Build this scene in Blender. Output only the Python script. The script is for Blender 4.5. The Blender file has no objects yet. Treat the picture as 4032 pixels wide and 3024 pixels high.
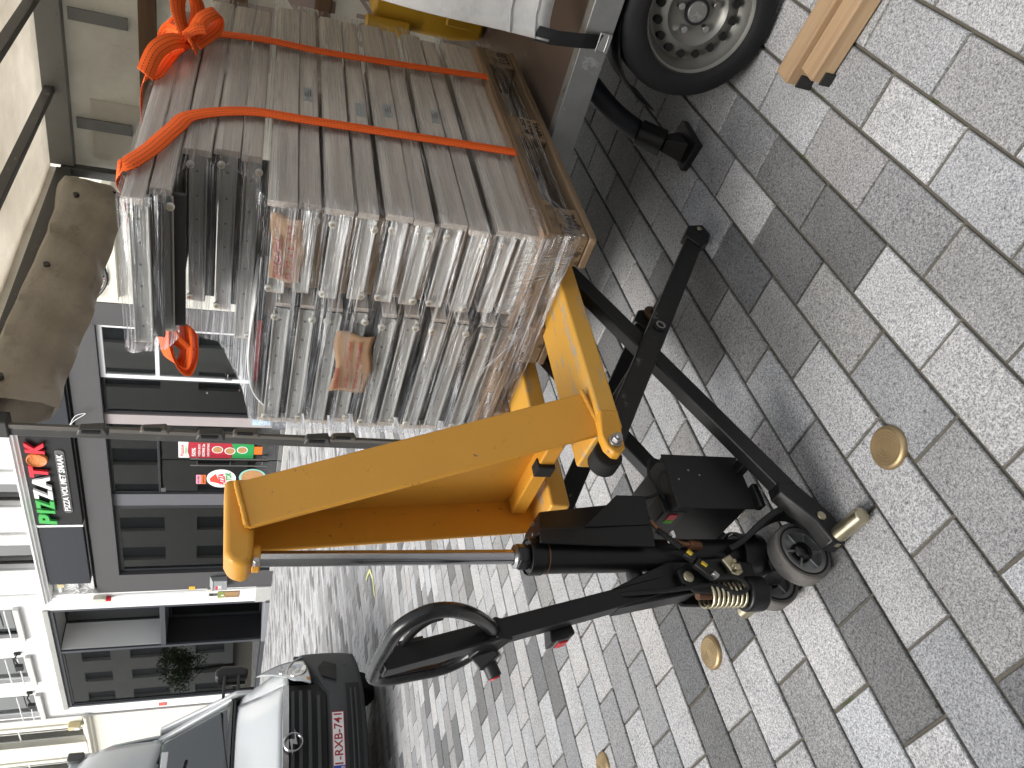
import bpy, bmesh, math, random
from mathutils import Vector, Matrix
random.seed(7)
S = bpy.context.scene
COL = S.collection
R = math.radians

# ---------------------------------------------------------------- camera
CAM_F, CAM_P, CAM_R, CAM_H = 2993.66, 0.33854485, 0.07207739, 1.52235   # focal (px of a 4032 wide picture), pitch, roll, height
cp, sp, cr, sr = math.cos(CAM_P), math.sin(CAM_P), math.cos(CAM_R), math.sin(CAM_R)
v_right = Vector((cr, sr * sp, sr * cp)); v_up = Vector((-sr, cr * sp, cr * cp)); v_fwd = Vector((0, cp, -sp))
cam = bpy.data.cameras.new('camera'); camo = bpy.data.objects.new('camera', cam); COL.objects.link(camo)
cam.sensor_width = 36; cam.lens = CAM_F / 4032 * 36; cam.clip_start = .05; cam.clip_end = 2000
# the phone was held sideways: the left edge of the picture is up
M = Matrix((-v_up, v_right, -v_fwd)).transposed().to_4x4(); M.translation = (0, 0, CAM_H)
camo.matrix_world = M
S.camera = camo

# ---------------------------------------------------------------- sky, sun, exposure
SUN_EL, SUN_AZ = R(52), R(250)          # azimuth measured clockwise from +Y
W = bpy.data.worlds.new('World'); S.world = W; W.use_nodes = True
wn = W.node_tree; wn.nodes.clear()
wo = wn.nodes.new('ShaderNodeOutputWorld'); wb = wn.nodes.new('ShaderNodeBackground'); wk = wn.nodes.new('ShaderNodeTexSky')
wh = wn.nodes.new('ShaderNodeHueSaturation')
wk.sky_type = 'NISHITA'; wk.sun_disc = False; wk.sun_elevation = SUN_EL; wk.sun_rotation = SUN_AZ
wk.dust_density = 6; wk.air_density = 1.6; wk.ozone_density = .6
wh.inputs['Saturation'].default_value = .22
wb.inputs['Strength'].default_value = .12
wn.links.new(wk.outputs[0], wh.inputs['Color']); wn.links.new(wh.outputs[0], wb.inputs[0]); wn.links.new(wb.outputs[0], wo.inputs[0])
sun = bpy.data.lights.new('sun', 'SUN'); sun.energy = 1.5; sun.angle = R(35); sun.color = (1, .97, .92)
suno = bpy.data.objects.new('sun', sun); COL.objects.link(suno)
sd = Vector((math.sin(SUN_AZ) * math.cos(SUN_EL), math.cos(SUN_AZ) * math.cos(SUN_EL), math.sin(SUN_EL)))
suno.rotation_euler = sd.to_track_quat('Z', 'Y').to_euler(); suno.location = (0, -4, 12)
S.view_settings.view_transform = 'Standard'; S.view_settings.look = 'None'
S.view_settings.exposure = 1.0; S.view_settings.gamma = 1; S.view_settings.use_curve_mapping = False
S.render.engine = 'CYCLES'
S.cycles.max_bounces = 10; S.cycles.transparent_max_bounces = 24; S.cycles.caustics_reflective = False; S.cycles.caustics_refractive = False
S.cycles.use_denoising = True

# ---------------------------------------------------------------- materials
def nodes(name):
    m = bpy.data.materials.new(name); m.use_nodes = True; t = m.node_tree
    return m, t, t.nodes['Principled BSDF'], t.nodes['Material Output']
def N(t, kind, **k):
    n = t.nodes.new('ShaderNode' + kind)
    for a, b in k.items():
        if a in n.inputs: n.inputs[a].default_value = b
        else: setattr(n, a, b)
    return n
def L(t, a, b): t.links.new(a, b)
def c4(c): return (c[0], c[1], c[2], 1)
def coord(t, scale=(1, 1, 1), world=False, rot=(0, 0, 0)):
    if world: src = N(t, 'NewGeometry').outputs['Position']
    else: src = N(t, 'TexCoord').outputs['Object']
    mp = N(t, 'Mapping'); mp.inputs['Scale'].default_value = scale; mp.inputs['Rotation'].default_value = rot
    L(t, src, mp.inputs[0]); return mp.outputs[0]
def ramp(t, fac, stops):
    r = N(t, 'ValToRGB'); e = r.color_ramp.elements
    while len(e) < len(stops): e.new(.5)
    for el, (p, c) in zip(e, stops): el.position = p; el.color = c4(c) if len(c) == 3 else c
    L(t, fac, r.inputs[0]); return r.outputs[0]
def mixc(t, fac, a, b, mode='MIX'):
    m = N(t, 'Mix', data_type='RGBA', blend_type=mode)
    for i, x in ((6, a), (7, b)):
        if isinstance(x, (tuple, list)): m.inputs[i].default_value = c4(x)
        else: L(t, x, m.inputs[i])
    if isinstance(fac, (int, float)): m.inputs[0].default_value = fac
    else: L(t, fac, m.inputs[0])
    return m.outputs[2]
def noise(t, vec, scale, detail=4, rough=.6):
    n = N(t, 'TexNoise', Scale=scale, Detail=detail, Roughness=rough); L(t, vec, n.inputs['Vector']); return n.outputs['Fac']
def bump(t, b, h, strength, dist=.01):
    n = N(t, 'Bump', Strength=strength, Distance=dist); L(t, h, n.inputs['Height']); L(t, n.outputs[0], b.inputs['Normal'])
MATS = {}
def mat(name, col, rough=.5, metal=0., vary=.12, vscale=9, wear=None, bmp=0., bscale=120, spec=.5, coat=0, stretch=(1, 1, 1)):
    """paint, metal, plastic: base colour with blotches, optional wear = (colour, scale, threshold)"""
    if name in MATS: return MATS[name]
    m, t, b, o = nodes(name); v = coord(t, stretch)
    n1 = noise(t, v, vscale, 6, .65)
    c = mixc(t, n1, tuple(x * (1 - vary) for x in col), tuple(min(1, x * (1 + vary)) for x in col))
    if wear:
        n2 = noise(t, v, wear[1], 8, .75)
        k = ramp(t, n2, [(wear[2], (0, 0, 0)), (wear[2] + .03, (1, 1, 1))])
        c = mixc(t, k, c, wear[0])
    L(t, c, b.inputs['Base Color'])
    rr = N(t, 'MapRange'); rr.inputs[3].default_value = max(0, rough - .1); rr.inputs[4].default_value = min(1, rough + .12)
    L(t, n1, rr.inputs[0]); L(t, rr.outputs[0], b.inputs['Roughness'])
    b.inputs['Metallic'].default_value = metal; b.inputs['Specular IOR Level'].default_value = spec; b.inputs['Coat Weight'].default_value = coat
    if bmp: bump(t, b, noise(t, v, bscale, 3), bmp, .004)
    MATS[name] = m; return m
def wood(name, light, dark, axis=0, grain=60, rough=.65, knots=True, bmp=.25):
    if name in MATS: return MATS[name]
    m, t, b, o = nodes(name); s = [grain] * 3; s[axis] = grain * .045
    v = coord(t, tuple(s)); g = noise(t, v, 1, 6, .7)
    v2 = coord(t, tuple(x * .25 for x in s)); g2 = noise(t, v2, 1, 3, .5)
    v0 = coord(t); big = noise(t, v0, 2.5, 3)
    c = ramp(t, g, [(.28, dark), (.5, tuple((a + d) / 2 for a, d in zip(light, dark))), (.72, light)])
    c = mixc(t, ramp(t, g2, [(.35, (.82, .8, .78)), (.65, (1, 1, 1))]), c, c, 'MIX')
    c = mixc(t, .5, c, ramp(t, g2, [(.35, tuple(x * .8 for x in dark)), (.65, light)]))
    c = mixc(t, .35, c, ramp(t, big, [(.3, tuple(x * .75 for x in light)), (.7, light)]), 'MULTIPLY') if False else c
    if knots:
        vo = N(t, 'TexVoronoi', Scale=3.2); L(t, coord(t, tuple((.45 if i == axis else 1) for i in range(3))), vo.inputs['Vector'])
        c = mixc(t, ramp(t, vo.outputs['Distance'], [(.02, (1, 1, 1)), (.06, (0, 0, 0))]), c, tuple(x * .35 for x in dark))
    L(t, c, b.inputs['Base Color']); b.inputs['Roughness'].default_value = rough; b.inputs['Specular IOR Level'].default_value = .3
    bump(t, b, g, bmp, .002); MATS[name] = m; return m
def granite(name, attr):
    """speckled granite; tone comes from the object colour (single pavers) or the mesh attribute 'tone'"""
    m, t, b, o = nodes(name)
    if attr: a = N(t, 'Attribute', attribute_name='tone'); tone = a.outputs['Color']
    else: tone = N(t, 'ObjectInfo').outputs['Color']
    v = coord(t, world=True)
    fine = noise(t, v, 190, 2, .75); mid = noise(t, v, 95, 3, .75); big = noise(t, v, 2.2, 5, .6); patch = noise(t, v, 11, 5, .6)
    c = mixc(t, 1, tone, ramp(t, fine, [(.36, (.42, .43, .45)), (.5, (.98, .98, .98)), (.64, (1.5, 1.5, 1.48))]), 'MULTIPLY')
    c = mixc(t, ramp(t, mid, [(.58, (0, 0, 0)), (.64, (1, 1, 1))]), c, mixc(t, 1, tone, (.34, .34, .36), 'MULTIPLY'))
    c = mixc(t, 1, c, ramp(t, big, [(.3, (.86, .86, .84)), (.7, (1.08, 1.08, 1.08))]), 'MULTIPLY')
    c = mixc(t, 1, c, ramp(t, patch, [(.3, (.9, .9, .9)), (.7, (1.06, 1.06, 1.05))]), 'MULTIPLY')
    vo = N(t, 'TexVoronoi', Scale=2.1, Randomness=1.0); L(t, v, vo.inputs['Vector'])
    wob = noise(t, v, 40, 3); ad = N(t, 'Math', operation='MULTIPLY_ADD'); L(t, wob, ad.inputs[0]); ad.inputs[1].default_value = .05; L(t, vo.outputs['Distance'], ad.inputs[2])
    c = mixc(t, ramp(t, ad.outputs[0], [(.045, (.75, .75, .75)), (.062, (0, 0, 0))]), c, (.10, .10, .105))     # old chewing gum
    pale = noise(t, coord(t, (3, 22, 3), world=True, rot=(0, 0, R(48))), 3, 4, .7)
    c = mixc(t, ramp(t, pale, [(.70, (0, 0, 0)), (.78, (.35, .35, .35))]), c, (.62, .62, .6))
    L(t, c, b.inputs['Base Color'])
    L(t, ramp(t, fine, [(.3, (.62, .62, .62)), (.7, (.85, .85, .85))]), b.inputs['Roughness'])
    b.inputs['Specular IOR Level'].default_value = .35
    bump(t, b, fine, .35, .0015); return m
def glass(name, tint=(.86, .89, .88), refl=.13, rough=.01):
    if name in MATS: return MATS[name]
    m, t, b, o = nodes(name); t.nodes.remove(b)
    tr = N(t, 'BsdfTransparent'); tr.inputs[0].default_value = c4(tint)
    gl = N(t, 'BsdfGlossy', Roughness=rough); gl.inputs[0].default_value = (.9, .92, .92, 1)
    fr = N(t, 'Fresnel', IOR=1.5); ad = N(t, 'Math', operation='ADD', use_clamp=True); L(t, fr.outputs[0], ad.inputs[0]); ad.inputs[1].default_value = refl
    mx = N(t, 'MixShader'); L(t, ad.outputs[0], mx.inputs[0]); L(t, tr.outputs[0], mx.inputs[1]); L(t, gl.outputs[0], mx.inputs[2])
    L(t, mx.outputs[0], o.inputs[0]); MATS[name] = m; return m
def tarp(name, col, through=.35, dirt=(.2, .18, .15), amount=.6):
    if name in MATS: return MATS[name]
    m, t, b, o = nodes(name); v = coord(t)
    n1 = noise(t, v, 3.2, 7, .7); n2 = noise(t, coord(t, (1, 6, 1)), 5, 6, .75)
    c = mixc(t, ramp(t, n2, [(amount, (0, 0, 0)), (amount + .2, (.7, .7, .7))]), col, dirt)
    c = mixc(t, 1, c, ramp(t, n1, [(.3, (.8, .79, .77)), (.65, (1, 1, 1))]), 'MULTIPLY')
    L(t, c, b.inputs['Base Color']); b.inputs['Roughness'].default_value = .5
    bump(t, b, noise(t, v, 7, 4), .35, .03)
    tl = N(t, 'BsdfTranslucent'); L(t, c, tl.inputs[0]); mx = N(t, 'MixShader'); mx.inputs[0].default_value = through
    L(t, b.outputs[0], mx.inputs[1]); L(t, tl.outputs[0], mx.inputs[2]); L(t, mx.outputs[0], o.inputs[0]); MATS[name] = m; return m
def webbing(name, col):
    m, t, b, o = nodes(name); uv = N(t, 'UVMap'); mp = N(t, 'Mapping'); L(t, uv.outputs[0], mp.inputs[0])
    sx = N(t, 'SeparateXYZ'); L(t, mp.outputs[0], sx.inputs[0])
    # v across (0..1): three stitched lines, u along in metres: dashes and weave
    mv = N(t, 'Math', operation='MULTIPLY'); L(t, sx.outputs[1], mv.inputs[0]); mv.inputs[1].default_value = 4
    fr = N(t, 'Math', operation='FRACT'); L(t, mv.outputs[0], fr.inputs[0])
    mu = N(t, 'Math', operation='MULTIPLY'); L(t, sx.outputs[0], mu.inputs[0]); mu.inputs[1].default_value = 110
    fu = N(t, 'Math', operation='FRACT'); L(t, mu.outputs[0], fu.inputs[0])
    a = N(t, 'Math', operation='LESS_THAN'); L(t, fr.outputs[0], a.inputs[0]); a.inputs[1].default_value = .16
    d = N(t, 'Math', operation='LESS_THAN'); L(t, fu.outputs[0], d.inputs[0]); d.inputs[1].default_value = .62
    an = N(t, 'Math', operation='MULTIPLY'); L(t, a.outputs[0], an.inputs[0]); L(t, d.outputs[0], an.inputs[1])
    edge = N(t, 'Math', operation='GREATER_THAN'); L(t, sx.outputs[1], edge.inputs[0]); edge.inputs[1].default_value = .12
    an2 = N(t, 'Math', operation='MULTIPLY'); L(t, an.outputs[0], an2.inputs[0]); L(t, edge.outputs[0], an2.inputs[1])
    c = mixc(t, an2.outputs[0], col, (.16, .02, .01)); L(t, c, b.inputs['Base Color'])
    b.inputs['Roughness'].default_value = .6; b.inputs['Specular IOR Level'].default_value = .25
    wv = N(t, 'Math', operation='SINE'); m8 = N(t, 'Math', operation='MULTIPLY'); L(t, sx.outputs[0], m8.inputs[0]); m8.inputs[1].default_value = 2200; L(t, m8.outputs[0], wv.inputs[0])
    bump(t, b, wv.outputs[0], .25, .001); return m
def film(name):
    """clear stretch film: see-through with stretched glossy strands that run round the load"""
    m, t, b, o = nodes(name); t.nodes.remove(b)
    uv = N(t, 'UVMap'); 
    def strands(su, sv, rot, lo, hi, d=3):
        mp = N(t, 'Mapping'); mp.inputs['Scale'].default_value = (su, sv, 1); mp.inputs['Rotation'].default_value = (0, 0, rot); L(t, uv.outputs[0], mp.inputs[0])
        n = noise(t, mp.outputs[0], 1, d, .7); return n, ramp(t, n, [(lo, (0, 0, 0)), (hi, (1, 1, 1))])
    n1, a = strands(2.0, 230, R(.8), .48, .62); n2, c = strands(3, 150, R(-2.5), .52, .64); n3, e = strands(1.6, 20, R(2), .34, .60)
    mx1 = mixc(t, 1, a, c, 'LIGHTEN'); 
    k = N(t, 'Math', operation='MULTIPLY_ADD', use_clamp=True); L(t, mx1, k.inputs[0]); L(t, e, k.inputs[1]); k.inputs[2].default_value = .055
    tr = N(t, 'BsdfTransparent'); tr.inputs[0].default_value = (.965, .97, .975, 1)
    gl = N(t, 'BsdfGlossy', Roughness=.16); gl.inputs[0].default_value = (.95, .97, 1, 1)
    df = N(t, 'BsdfTranslucent'); df.inputs[0].default_value = (.85, .88, .92, 1)
    bp = N(t, 'Bump', Strength=1., Distance=.012); L(t, n1, bp.inputs['Height']); L(t, bp.outputs[0], gl.inputs['Normal'])
    g2 = N(t, 'MixShader'); g2.inputs[0].default_value = .5; L(t, gl.outputs[0], g2.inputs[1]); L(t, df.outputs[0], g2.inputs[2])
    mx = N(t, 'MixShader'); sc = N(t, 'Math', operation='MULTIPLY'); L(t, k.outputs[0], sc.inputs[0]); sc.inputs[1].default_value = .92
    L(t, sc.outputs[0], mx.inputs[0]); L(t, tr.outputs[0], mx.inputs[1]); L(t, g2.outputs[0], mx.inputs[2]); L(t, mx.outputs[0], o.inputs[0]); return m

YEL = mat('yellow_paint', (.66, .315, .035), .38, 0, .10, 4, ((.10, .085, .07), 34, .63), .12, 60)
YELW = mat('yellow_paint_worn', (.70, .37, .06), .45, 0, .12, 6, ((.45, .36, .25), 34, .56), .2, 60, stretch=(.15, 1, 1))
BLK = mat('black_paint', (.0055, .0057, .0062), .36, 0, .3, 8, ((.03, .03, .03), 12, .68), .15, 80, .4)
BLKW = mat('black_paint_worn', (.007, .0072, .0076), .42, 0, .3, 7, ((.085, .09, .085), 9, .60), .25, 60, .4)
PLA = mat('black_plastic', (.007, .007, .008), .42, 0, .2, 12)
RUB = mat('black_rubber', (.018, .018, .018), .75, 0, .3, 20, None, .3, 90, .3)
TYRE = mat('tyre_rubber', (.010, .010, .011), .7, 0, .3, 15, None, .3, 60, .3)
PU = mat('worn_wheel_tread', (.16, .15, .14), .7, 0, .35, 22, ((.06, .06, .06), 14, .6), .3, 60, .3)
CHROME = mat('chrome', (.50, .50, .52), .2, 1, .05)
STEEL = mat('bare_steel', (.42, .42, .42), .32, 1, .12, 20)
ZINC = mat('yellow_zinc', (.55, .50, .36), .33, 1, .2, 18, ((.3, .26, .16), 16, .62))
GALV = mat('galvanised_steel', (.27, .275, .27), .5, .75, .28, 14, ((.40, .41, .41), 9, .58), .2, 60)
ALU = mat('cast_aluminium', (.40, .40, .40), .42, .85, .15, 20)
WHM = mat('white_metal', (.60, .61, .60), .42, .1, .06, 10)
NYL = mat('nylon', (.66, .64, .58), .4, 0, .08)
COPPER = mat('copper_pipe', (.22, .11, .06), .5, .7, .3, 30)
REDP = mat('red_switch', (.62, .012, .02), .3)
GREYF = mat('charcoal_cladding', (.072, .071, .074), .55, 0, .12, 3, None, .08, 60)
DARKF = mat('dark_frame', (.022, .024, .028), .4, 0, .1)
NAVY = mat('navy_board', (.018, .021, .028), .5, 0, .15, 5)
SIGNB = mat('black_sign_board', (.009, .009, .010), .45, 0, .1)
WHITE = mat('white_plaster', (.80, .80, .79), .85, 0, .035, 3, None, .12, 90, .2)
CREAM = mat('cream_plaster', (.70, .68, .60), .85, 0, .06, 3, None, .12, 90, .2)
STONE = mat('pale_stone', (.42, .42, .41), .8, 0, .15, 8, None, .2, 90, .2)
WPAINT = mat('white_paint', (.74, .75, .76), .3, 0, .03)
PINKG = mat('mauve_pillar', (.36, .32, .32), .5, 0, .08, 2)
ROOM = mat('room_grey', (.40, .40, .39), .8, 0, .15, 4)
ROOMD = mat('room_dark', (.10, .10, .10), .8, 0, .3, 5)
GLS = glass('shop_glass'); GLSD = glass('dark_window_glass', (.35, .38, .38), .2)
GLSW = glass('windscreen_glass', (.35, .42, .40), .10)
VANW = mat('van_white_paint', (.47, .49, .505), .22, 0, .02, 3, None, 0, 1, .5, .6)
VANG = mat('bumper_plastic', (.045, .047, .05), .6, 0, .12, 8, None, .2, 160, .35)
JOINT = mat('joint_sand', (.115, .105, .085), .95, 0, .35, 14, ((.06, .075, .03), 1.7, .60), .4, 120, .2)
PLY = mat('brown_plywood', (.075, .052, .043), .42, 0, .2, 9, ((.13, .10, .09), 30, .62), .1, 90, stretch=(.2, 1, 1))
PWOOD = wood('pallet_wood', (.24, .165, .10), (.085, .054, .032), 0, 70)
PWOODY = wood('pallet_wood_cross', (.22, .15, .09), (.08, .052, .03), 1, 70)
ENDG = mat('end_grain', (.20, .135, .078), .9, 0, .35, 60, ((.08, .052, .03), 22, .54), .5, 120, .2)
TIMB = wood('raw_timber', (.46, .325, .195), (.27, .17, .095), 0, 45)
LATH = wood('brown_lath', (.17, .105, .06), (.09, .052, .03), 1, 50)
OAK = wood('whitewashed_oak', (.60, .535, .465), (.40, .345, .295), 0, 95, .5, True, .15)
OAKL = wood('pale_oak_edge', (.72, .67, .60), (.54, .49, .43), 0, 95, .5, False, .1)
BROWNB = wood('brown_side_board', (.33, .21, .10), (.17, .10, .045), 1, 40, .6, False)
CARD = mat('brown_paper', (.30, .195, .12), .85, 0, .1, 12, None, .3, 30, .2)
INK = mat('red_ink', (.32, .02, .03), .7)
ROOFT = tarp('beige_roof_tarp', (.80, .765, .70), .72, (.3, .26, .2), .62)
WALLT = tarp('pale_wall_tarp', (.76, .745, .69), .45, (.2, .18, .14), .62)
ROLLT = tarp('dirty_rolled_tarp', (.42, .38, .32), .12, (.16, .13, .1), .55)
CURT = tarp('white_curtain_tarp', (.70, .70, .69), .15, (.25, .25, .25), .66)
DKALU = mat('dark_aluminium', (.085, .085, .083), .5, .35, .25, 10, ((.18, .17, .16), 20, .62))
ORANGE = webbing('orange_webbing', (.95, .14, .02))
FILM = film('stretch_film_clear')
GRAN = granite('granite_single', False); GRANA = granite('granite_field', True)
BRASS = mat('brass', (.40, .30, .17), .46, .85, .15, 18)
LEAF = mat('garland_leaf', (.05, .10, .03), .7, 0, .4, 40)
PINKFL = mat('pink_petal', (.66, .36, .38), .8, 0, .2, 60)
WHFL = mat('white_petal', (.72, .70, .66), .8, 0, .1, 60)
def flat(name, c, r=.6): return mat(name, c, r, 0, .03)

# ---------------------------------------------------------------- mesh helpers
OFF = {}
class MB:
    def __init__(s): s.v = []; s.f = []; s.uv = None
    def add(s, vs, fs):
        k = len(s.v); s.v += [Vector(p) for p in vs]; s.f += [tuple(i + k for i in f) for f in fs]; return s
    def box(s, x0, x1, y0, y1, z0, z1):
        return s.add([(x, y, z) for z in (z0, z1) for y in (y0, y1) for x in (x0, x1)], [(0, 2, 3, 1), (4, 5, 7, 6), (0, 1, 5, 4), (2, 6, 7, 3), (0, 4, 6, 2), (1, 3, 7, 5)])
    def hexa(s, p):            # 8 points: bottom loop of four, top loop of four
        return s.add(p, [(3, 2, 1, 0), (4, 5, 6, 7), (0, 1, 5, 4), (1, 2, 6, 5), (2, 3, 7, 6), (3, 0, 4, 7)])
    def bar(s, p, q, w, h, up=(0, 0, 1)):
        p, q, up = Vector(p), Vector(q), Vector(up); d = (q - p).normalized(); a = d.cross(up).normalized() * w / 2; b = a.cross(d).normalized() * h / 2
        return s.hexa([p - a - b, p + a - b, q + a - b, q - a - b, p - a + b, p + a + b, q + a + b, q - a + b])
    def cyl(s, p, q, r, n=20, r2=None, caps=True):
        p, q = Vector(p), Vector(q); d = (q - p).normalized(); a = d.orthogonal().normalized(); b = d.cross(a); r2 = r if r2 is None else r2; vs = []
        for c, rr in ((p, r), (q, r2)):
            for i in range(n): th = 2 * math.pi * i / n; vs.append(c + (a * math.cos(th) + b * math.sin(th)) * rr)
        fs = [(i, (i + 1) % n, n + (i + 1) % n, n + i) for i in range(n)]
        if caps: fs += [tuple(range(n - 1, -1, -1)), tuple(range(n, 2 * n))]
        return s.add(vs, fs)
    def tube(s, pts, r, n=10, closed=False):
        P = [Vector(p) for p in pts]; m = len(P); vs = []; fs = []; ref = None
        for i in range(m):
            a = P[(i - 1) % m] if (closed or i) else P[0]; b = P[(i + 1) % m] if (closed or i < m - 1) else P[-1]
            d = (b - a).normalized()
            if ref is None: ref = d.orthogonal().normalized()
            ref = (ref - d * ref.dot(d)).normalized(); o = d.cross(ref); rr = r[i] if isinstance(r, (list, tuple)) else r
            vs += [P[i] + (ref * math.cos(2 * math.pi * k / n) + o * math.sin(2 * math.pi * k / n)) * rr for k in range(n)]
        for i in range(m if closed else m - 1):
            j = (i + 1) % m
            fs += [(i * n + k, i * n + (k + 1) % n, j * n + (k + 1) % n, j * n + k) for k in range(n)]
        if not closed: fs += [tuple(range(n - 1, -1, -1)), tuple((m - 1) * n + k for k in range(n))]
        return s.add(vs, fs)
    def prism(s, poly, o, u, w, t):      # polygon (list of (a,b)) in plane o + a*u + b*w, extruded along t
        o, u, w, t = Vector(o), Vector(u), Vector(w), Vector(t); n = len(poly)
        vs = [o + u * a + w * b for a, b in poly]; vs += [p + t for p in vs]
        return s.add(vs, [tuple(range(n - 1, -1, -1)), tuple(range(n, 2 * n))] + [(i, (i + 1) % n, n + (i + 1) % n, n + i) for i in range(n)])
    def lathe(s, prof, o, axis, n=32, closed=False):
        o, d = Vector(o), Vector(axis).normalized(); a = d.orthogonal().normalized(); b = d.cross(a); m = len(prof); vs = []
        for i in range(n):
            th = 2 * math.pi * i / n; e = a * math.cos(th) + b * math.sin(th); vs += [o + e * r + d * h for r, h in prof]
        fs = []
        for i in range(n):
            j = (i + 1) % n
            for k in range(m if closed else m - 1): k2 = (k + 1) % m; fs.append((i * m + k, j * m + k, j * m + k2, i * m + k2))
        return s.add(vs, fs)
    def grid(s, fn, nu, nv):
        vs = [fn(i / nu, j / nv) for j in range(nv + 1) for i in range(nu + 1)]
        return s.add(vs, [(j * (nu + 1) + i, j * (nu + 1) + i + 1, (j + 1) * (nu + 1) + i + 1, (j + 1) * (nu + 1) + i) for j in range(nv) for i in range(nu)])
    def build(s, name, m, parent=None, bevel=0., smooth=None, solid=0., seg=2, color=None):
        me = bpy.data.meshes.new(name); off = OFF.get(parent.name, Vector()) if parent else Vector()
        bm = bmesh.new(); vv = [bm.verts.new(p - off) for p in s.v]
        for f in s.f:
            try: bm.faces.new([vv[i] for i in f])
            except ValueError: pass
        bmesh.ops.recalc_face_normals(bm, faces=bm.faces); bm.to_mesh(me); bm.free()
        return finish(name, me, m, parent, bevel, smooth, solid, seg)
def finish(name, me, m, parent, bevel=0., smooth=None, solid=0., seg=2):
    o = bpy.data.objects.new(name, me); COL.objects.link(o); me.materials.append(m)
    if parent is not None: o.parent = parent; OFF[o.name] = OFF.get(parent.name, Vector())
    if smooth is not None:
        me.polygons.foreach_set('use_smooth', [True] * len(me.polygons)); me.set_sharp_from_angle(angle=R(smooth))
    if solid: d = o.modifiers.new('thickness', 'SOLIDIFY'); d.thickness = solid; d.offset = 0
    if bevel:
        d = o.modifiers.new('edge', 'BEVEL'); d.width = bevel; d.segments = seg; d.limit_method = 'ANGLE'; d.angle_limit = R(40)
        if smooth is None: me.polygons.foreach_set('use_smooth', [True] * len(me.polygons)); me.set_sharp_from_angle(angle=R(50)); d.harden_normals = False
    return o
def tag(o, label=None, cat=None, group=None, kind=None):
    if label: o['label'] = label
    if cat: o['category'] = cat
    if group: o['group'] = group
    if kind: o['kind'] = kind
    return o
def thing(name, label, cat, frame, off=(0, 0, 0), group=None):
    """an Empty at the thing's base; its parts are written in the coordinates of the frame"""
    o = bpy.data.objects.new(name, None); COL.objects.link(o); o.empty_display_size = .1
    o.matrix_world = frame @ Matrix.Translation(off); OFF[o.name] = Vector(off); return tag(o, label, cat, group)
def frame_z(x, y, deg, z=0): return Matrix.Translation((x, y, z)) @ Matrix.Rotation(R(deg), 4, 'Z')
_font = {}
def text(s_, name, o, u, w, width, height, depth, m, parent, shear=0., bold=0., bevel=0):
    """lettering: o = lower left corner, u = reading direction, w = up; fitted to width x height"""
    cu = bpy.data.curves.new('t', 'FONT'); cu.body = s_; cu.size = 1; cu.shear = shear; cu.offset = bold; cu.extrude = .5; cu.resolution_u = 3
    ob = bpy.data.objects.new('t', cu); COL.objects.link(ob)
    me = bpy.data.meshes.new_from_object(ob.evaluated_get(bpy.context.evaluated_depsgraph_get())); bpy.data.objects.remove(ob); bpy.data.curves.remove(cu)
    xs = [v.co.x for v in me.vertices]; ys = [v.co.y for v in me.vertices]; x0, x1, y0, y1 = min(xs), max(xs), min(ys), max(ys)
    o, u, w = Vector(o), Vector(u).normalized(), Vector(w).normalized(); nrm = u.cross(w); off = OFF.get(parent.name, Vector()) if parent else Vector()
    for v in me.vertices:
        a, b, c = (v.co.x - x0) / (x1 - x0) * width, (v.co.y - y0) / (y1 - y0) * height, (v.co.z + .5) * depth
        v.co = o + u * a + w * b + nrm * c - off
    me.name = name; me.materials.clear(); return finish(name, me, m, parent)
def copy_tree(o, parent=None):
    c = o.copy(); COL.objects.link(c); c.parent = parent; OFF[c.name] = OFF.get(o.name, Vector())
    for ch in o.children: copy_tree(ch, c)
    return c
def ribbon(name, pts, sides, width, m, parent, thick=.0016):
    """webbing: centre line, side directions; UV u = metres along, v = across"""
    P = [Vector(p) for p in pts]; n = len(P); me = bpy.data.meshes.new(name); off = OFF.get(parent.name, Vector()) if parent else Vector()
    vs = []; ac = [0.]
    for i in range(1, n): ac.append(ac[-1] + (P[i] - P[i - 1]).length)
    for p, sd_ in zip(P, sides):
        sd_ = Vector(sd_).normalized() * width / 2; vs += [p - sd_ - off, p + sd_ - off]
    fs = [(2 * i, 2 * i + 2, 2 * i + 3, 2 * i + 1) for i in range(n - 1)]
    me.from_pydata(vs, [], fs); uv = me.uv_layers.new(name='UVMap')
    for f in me.polygons:
        for li in f.loop_indices:
            vi = me.loops[li].vertex_index; uv.data[li].uv = (ac[vi // 2], vi % 2)
    return finish(name, me, m, parent, 0, 80, thick)
def smoothpath(pts, k=6):
    P = [Vector(p) for p in pts]; out = []
    for i in range(len(P) - 1):
        a, b, c, d = P[max(i - 1, 0)], P[i], P[i + 1], P[min(i + 2, len(P) - 1)]
        for j in range(k):
            t = j / k; out.append(.5 * ((2 * b) + (c - a) * t + (2 * a - 5 * b + 4 * c - d) * t * t + (3 * b - a - 3 * c + d) * t ** 3))
    out.append(P[-1]); return out
def ground_at(x, y, z=0.):
    """point of the picture (2212 x 1659 px) on the level z"""
    k = 4032 / 2212; a = (3024 - y * k - 1512) / CAM_F; b = -(x * k - 2016) / CAM_F
    d = v_right * a + v_up * b + v_fwd; return Vector((0, 0, CAM_H)) + d * ((z - CAM_H) / d.z)
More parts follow.
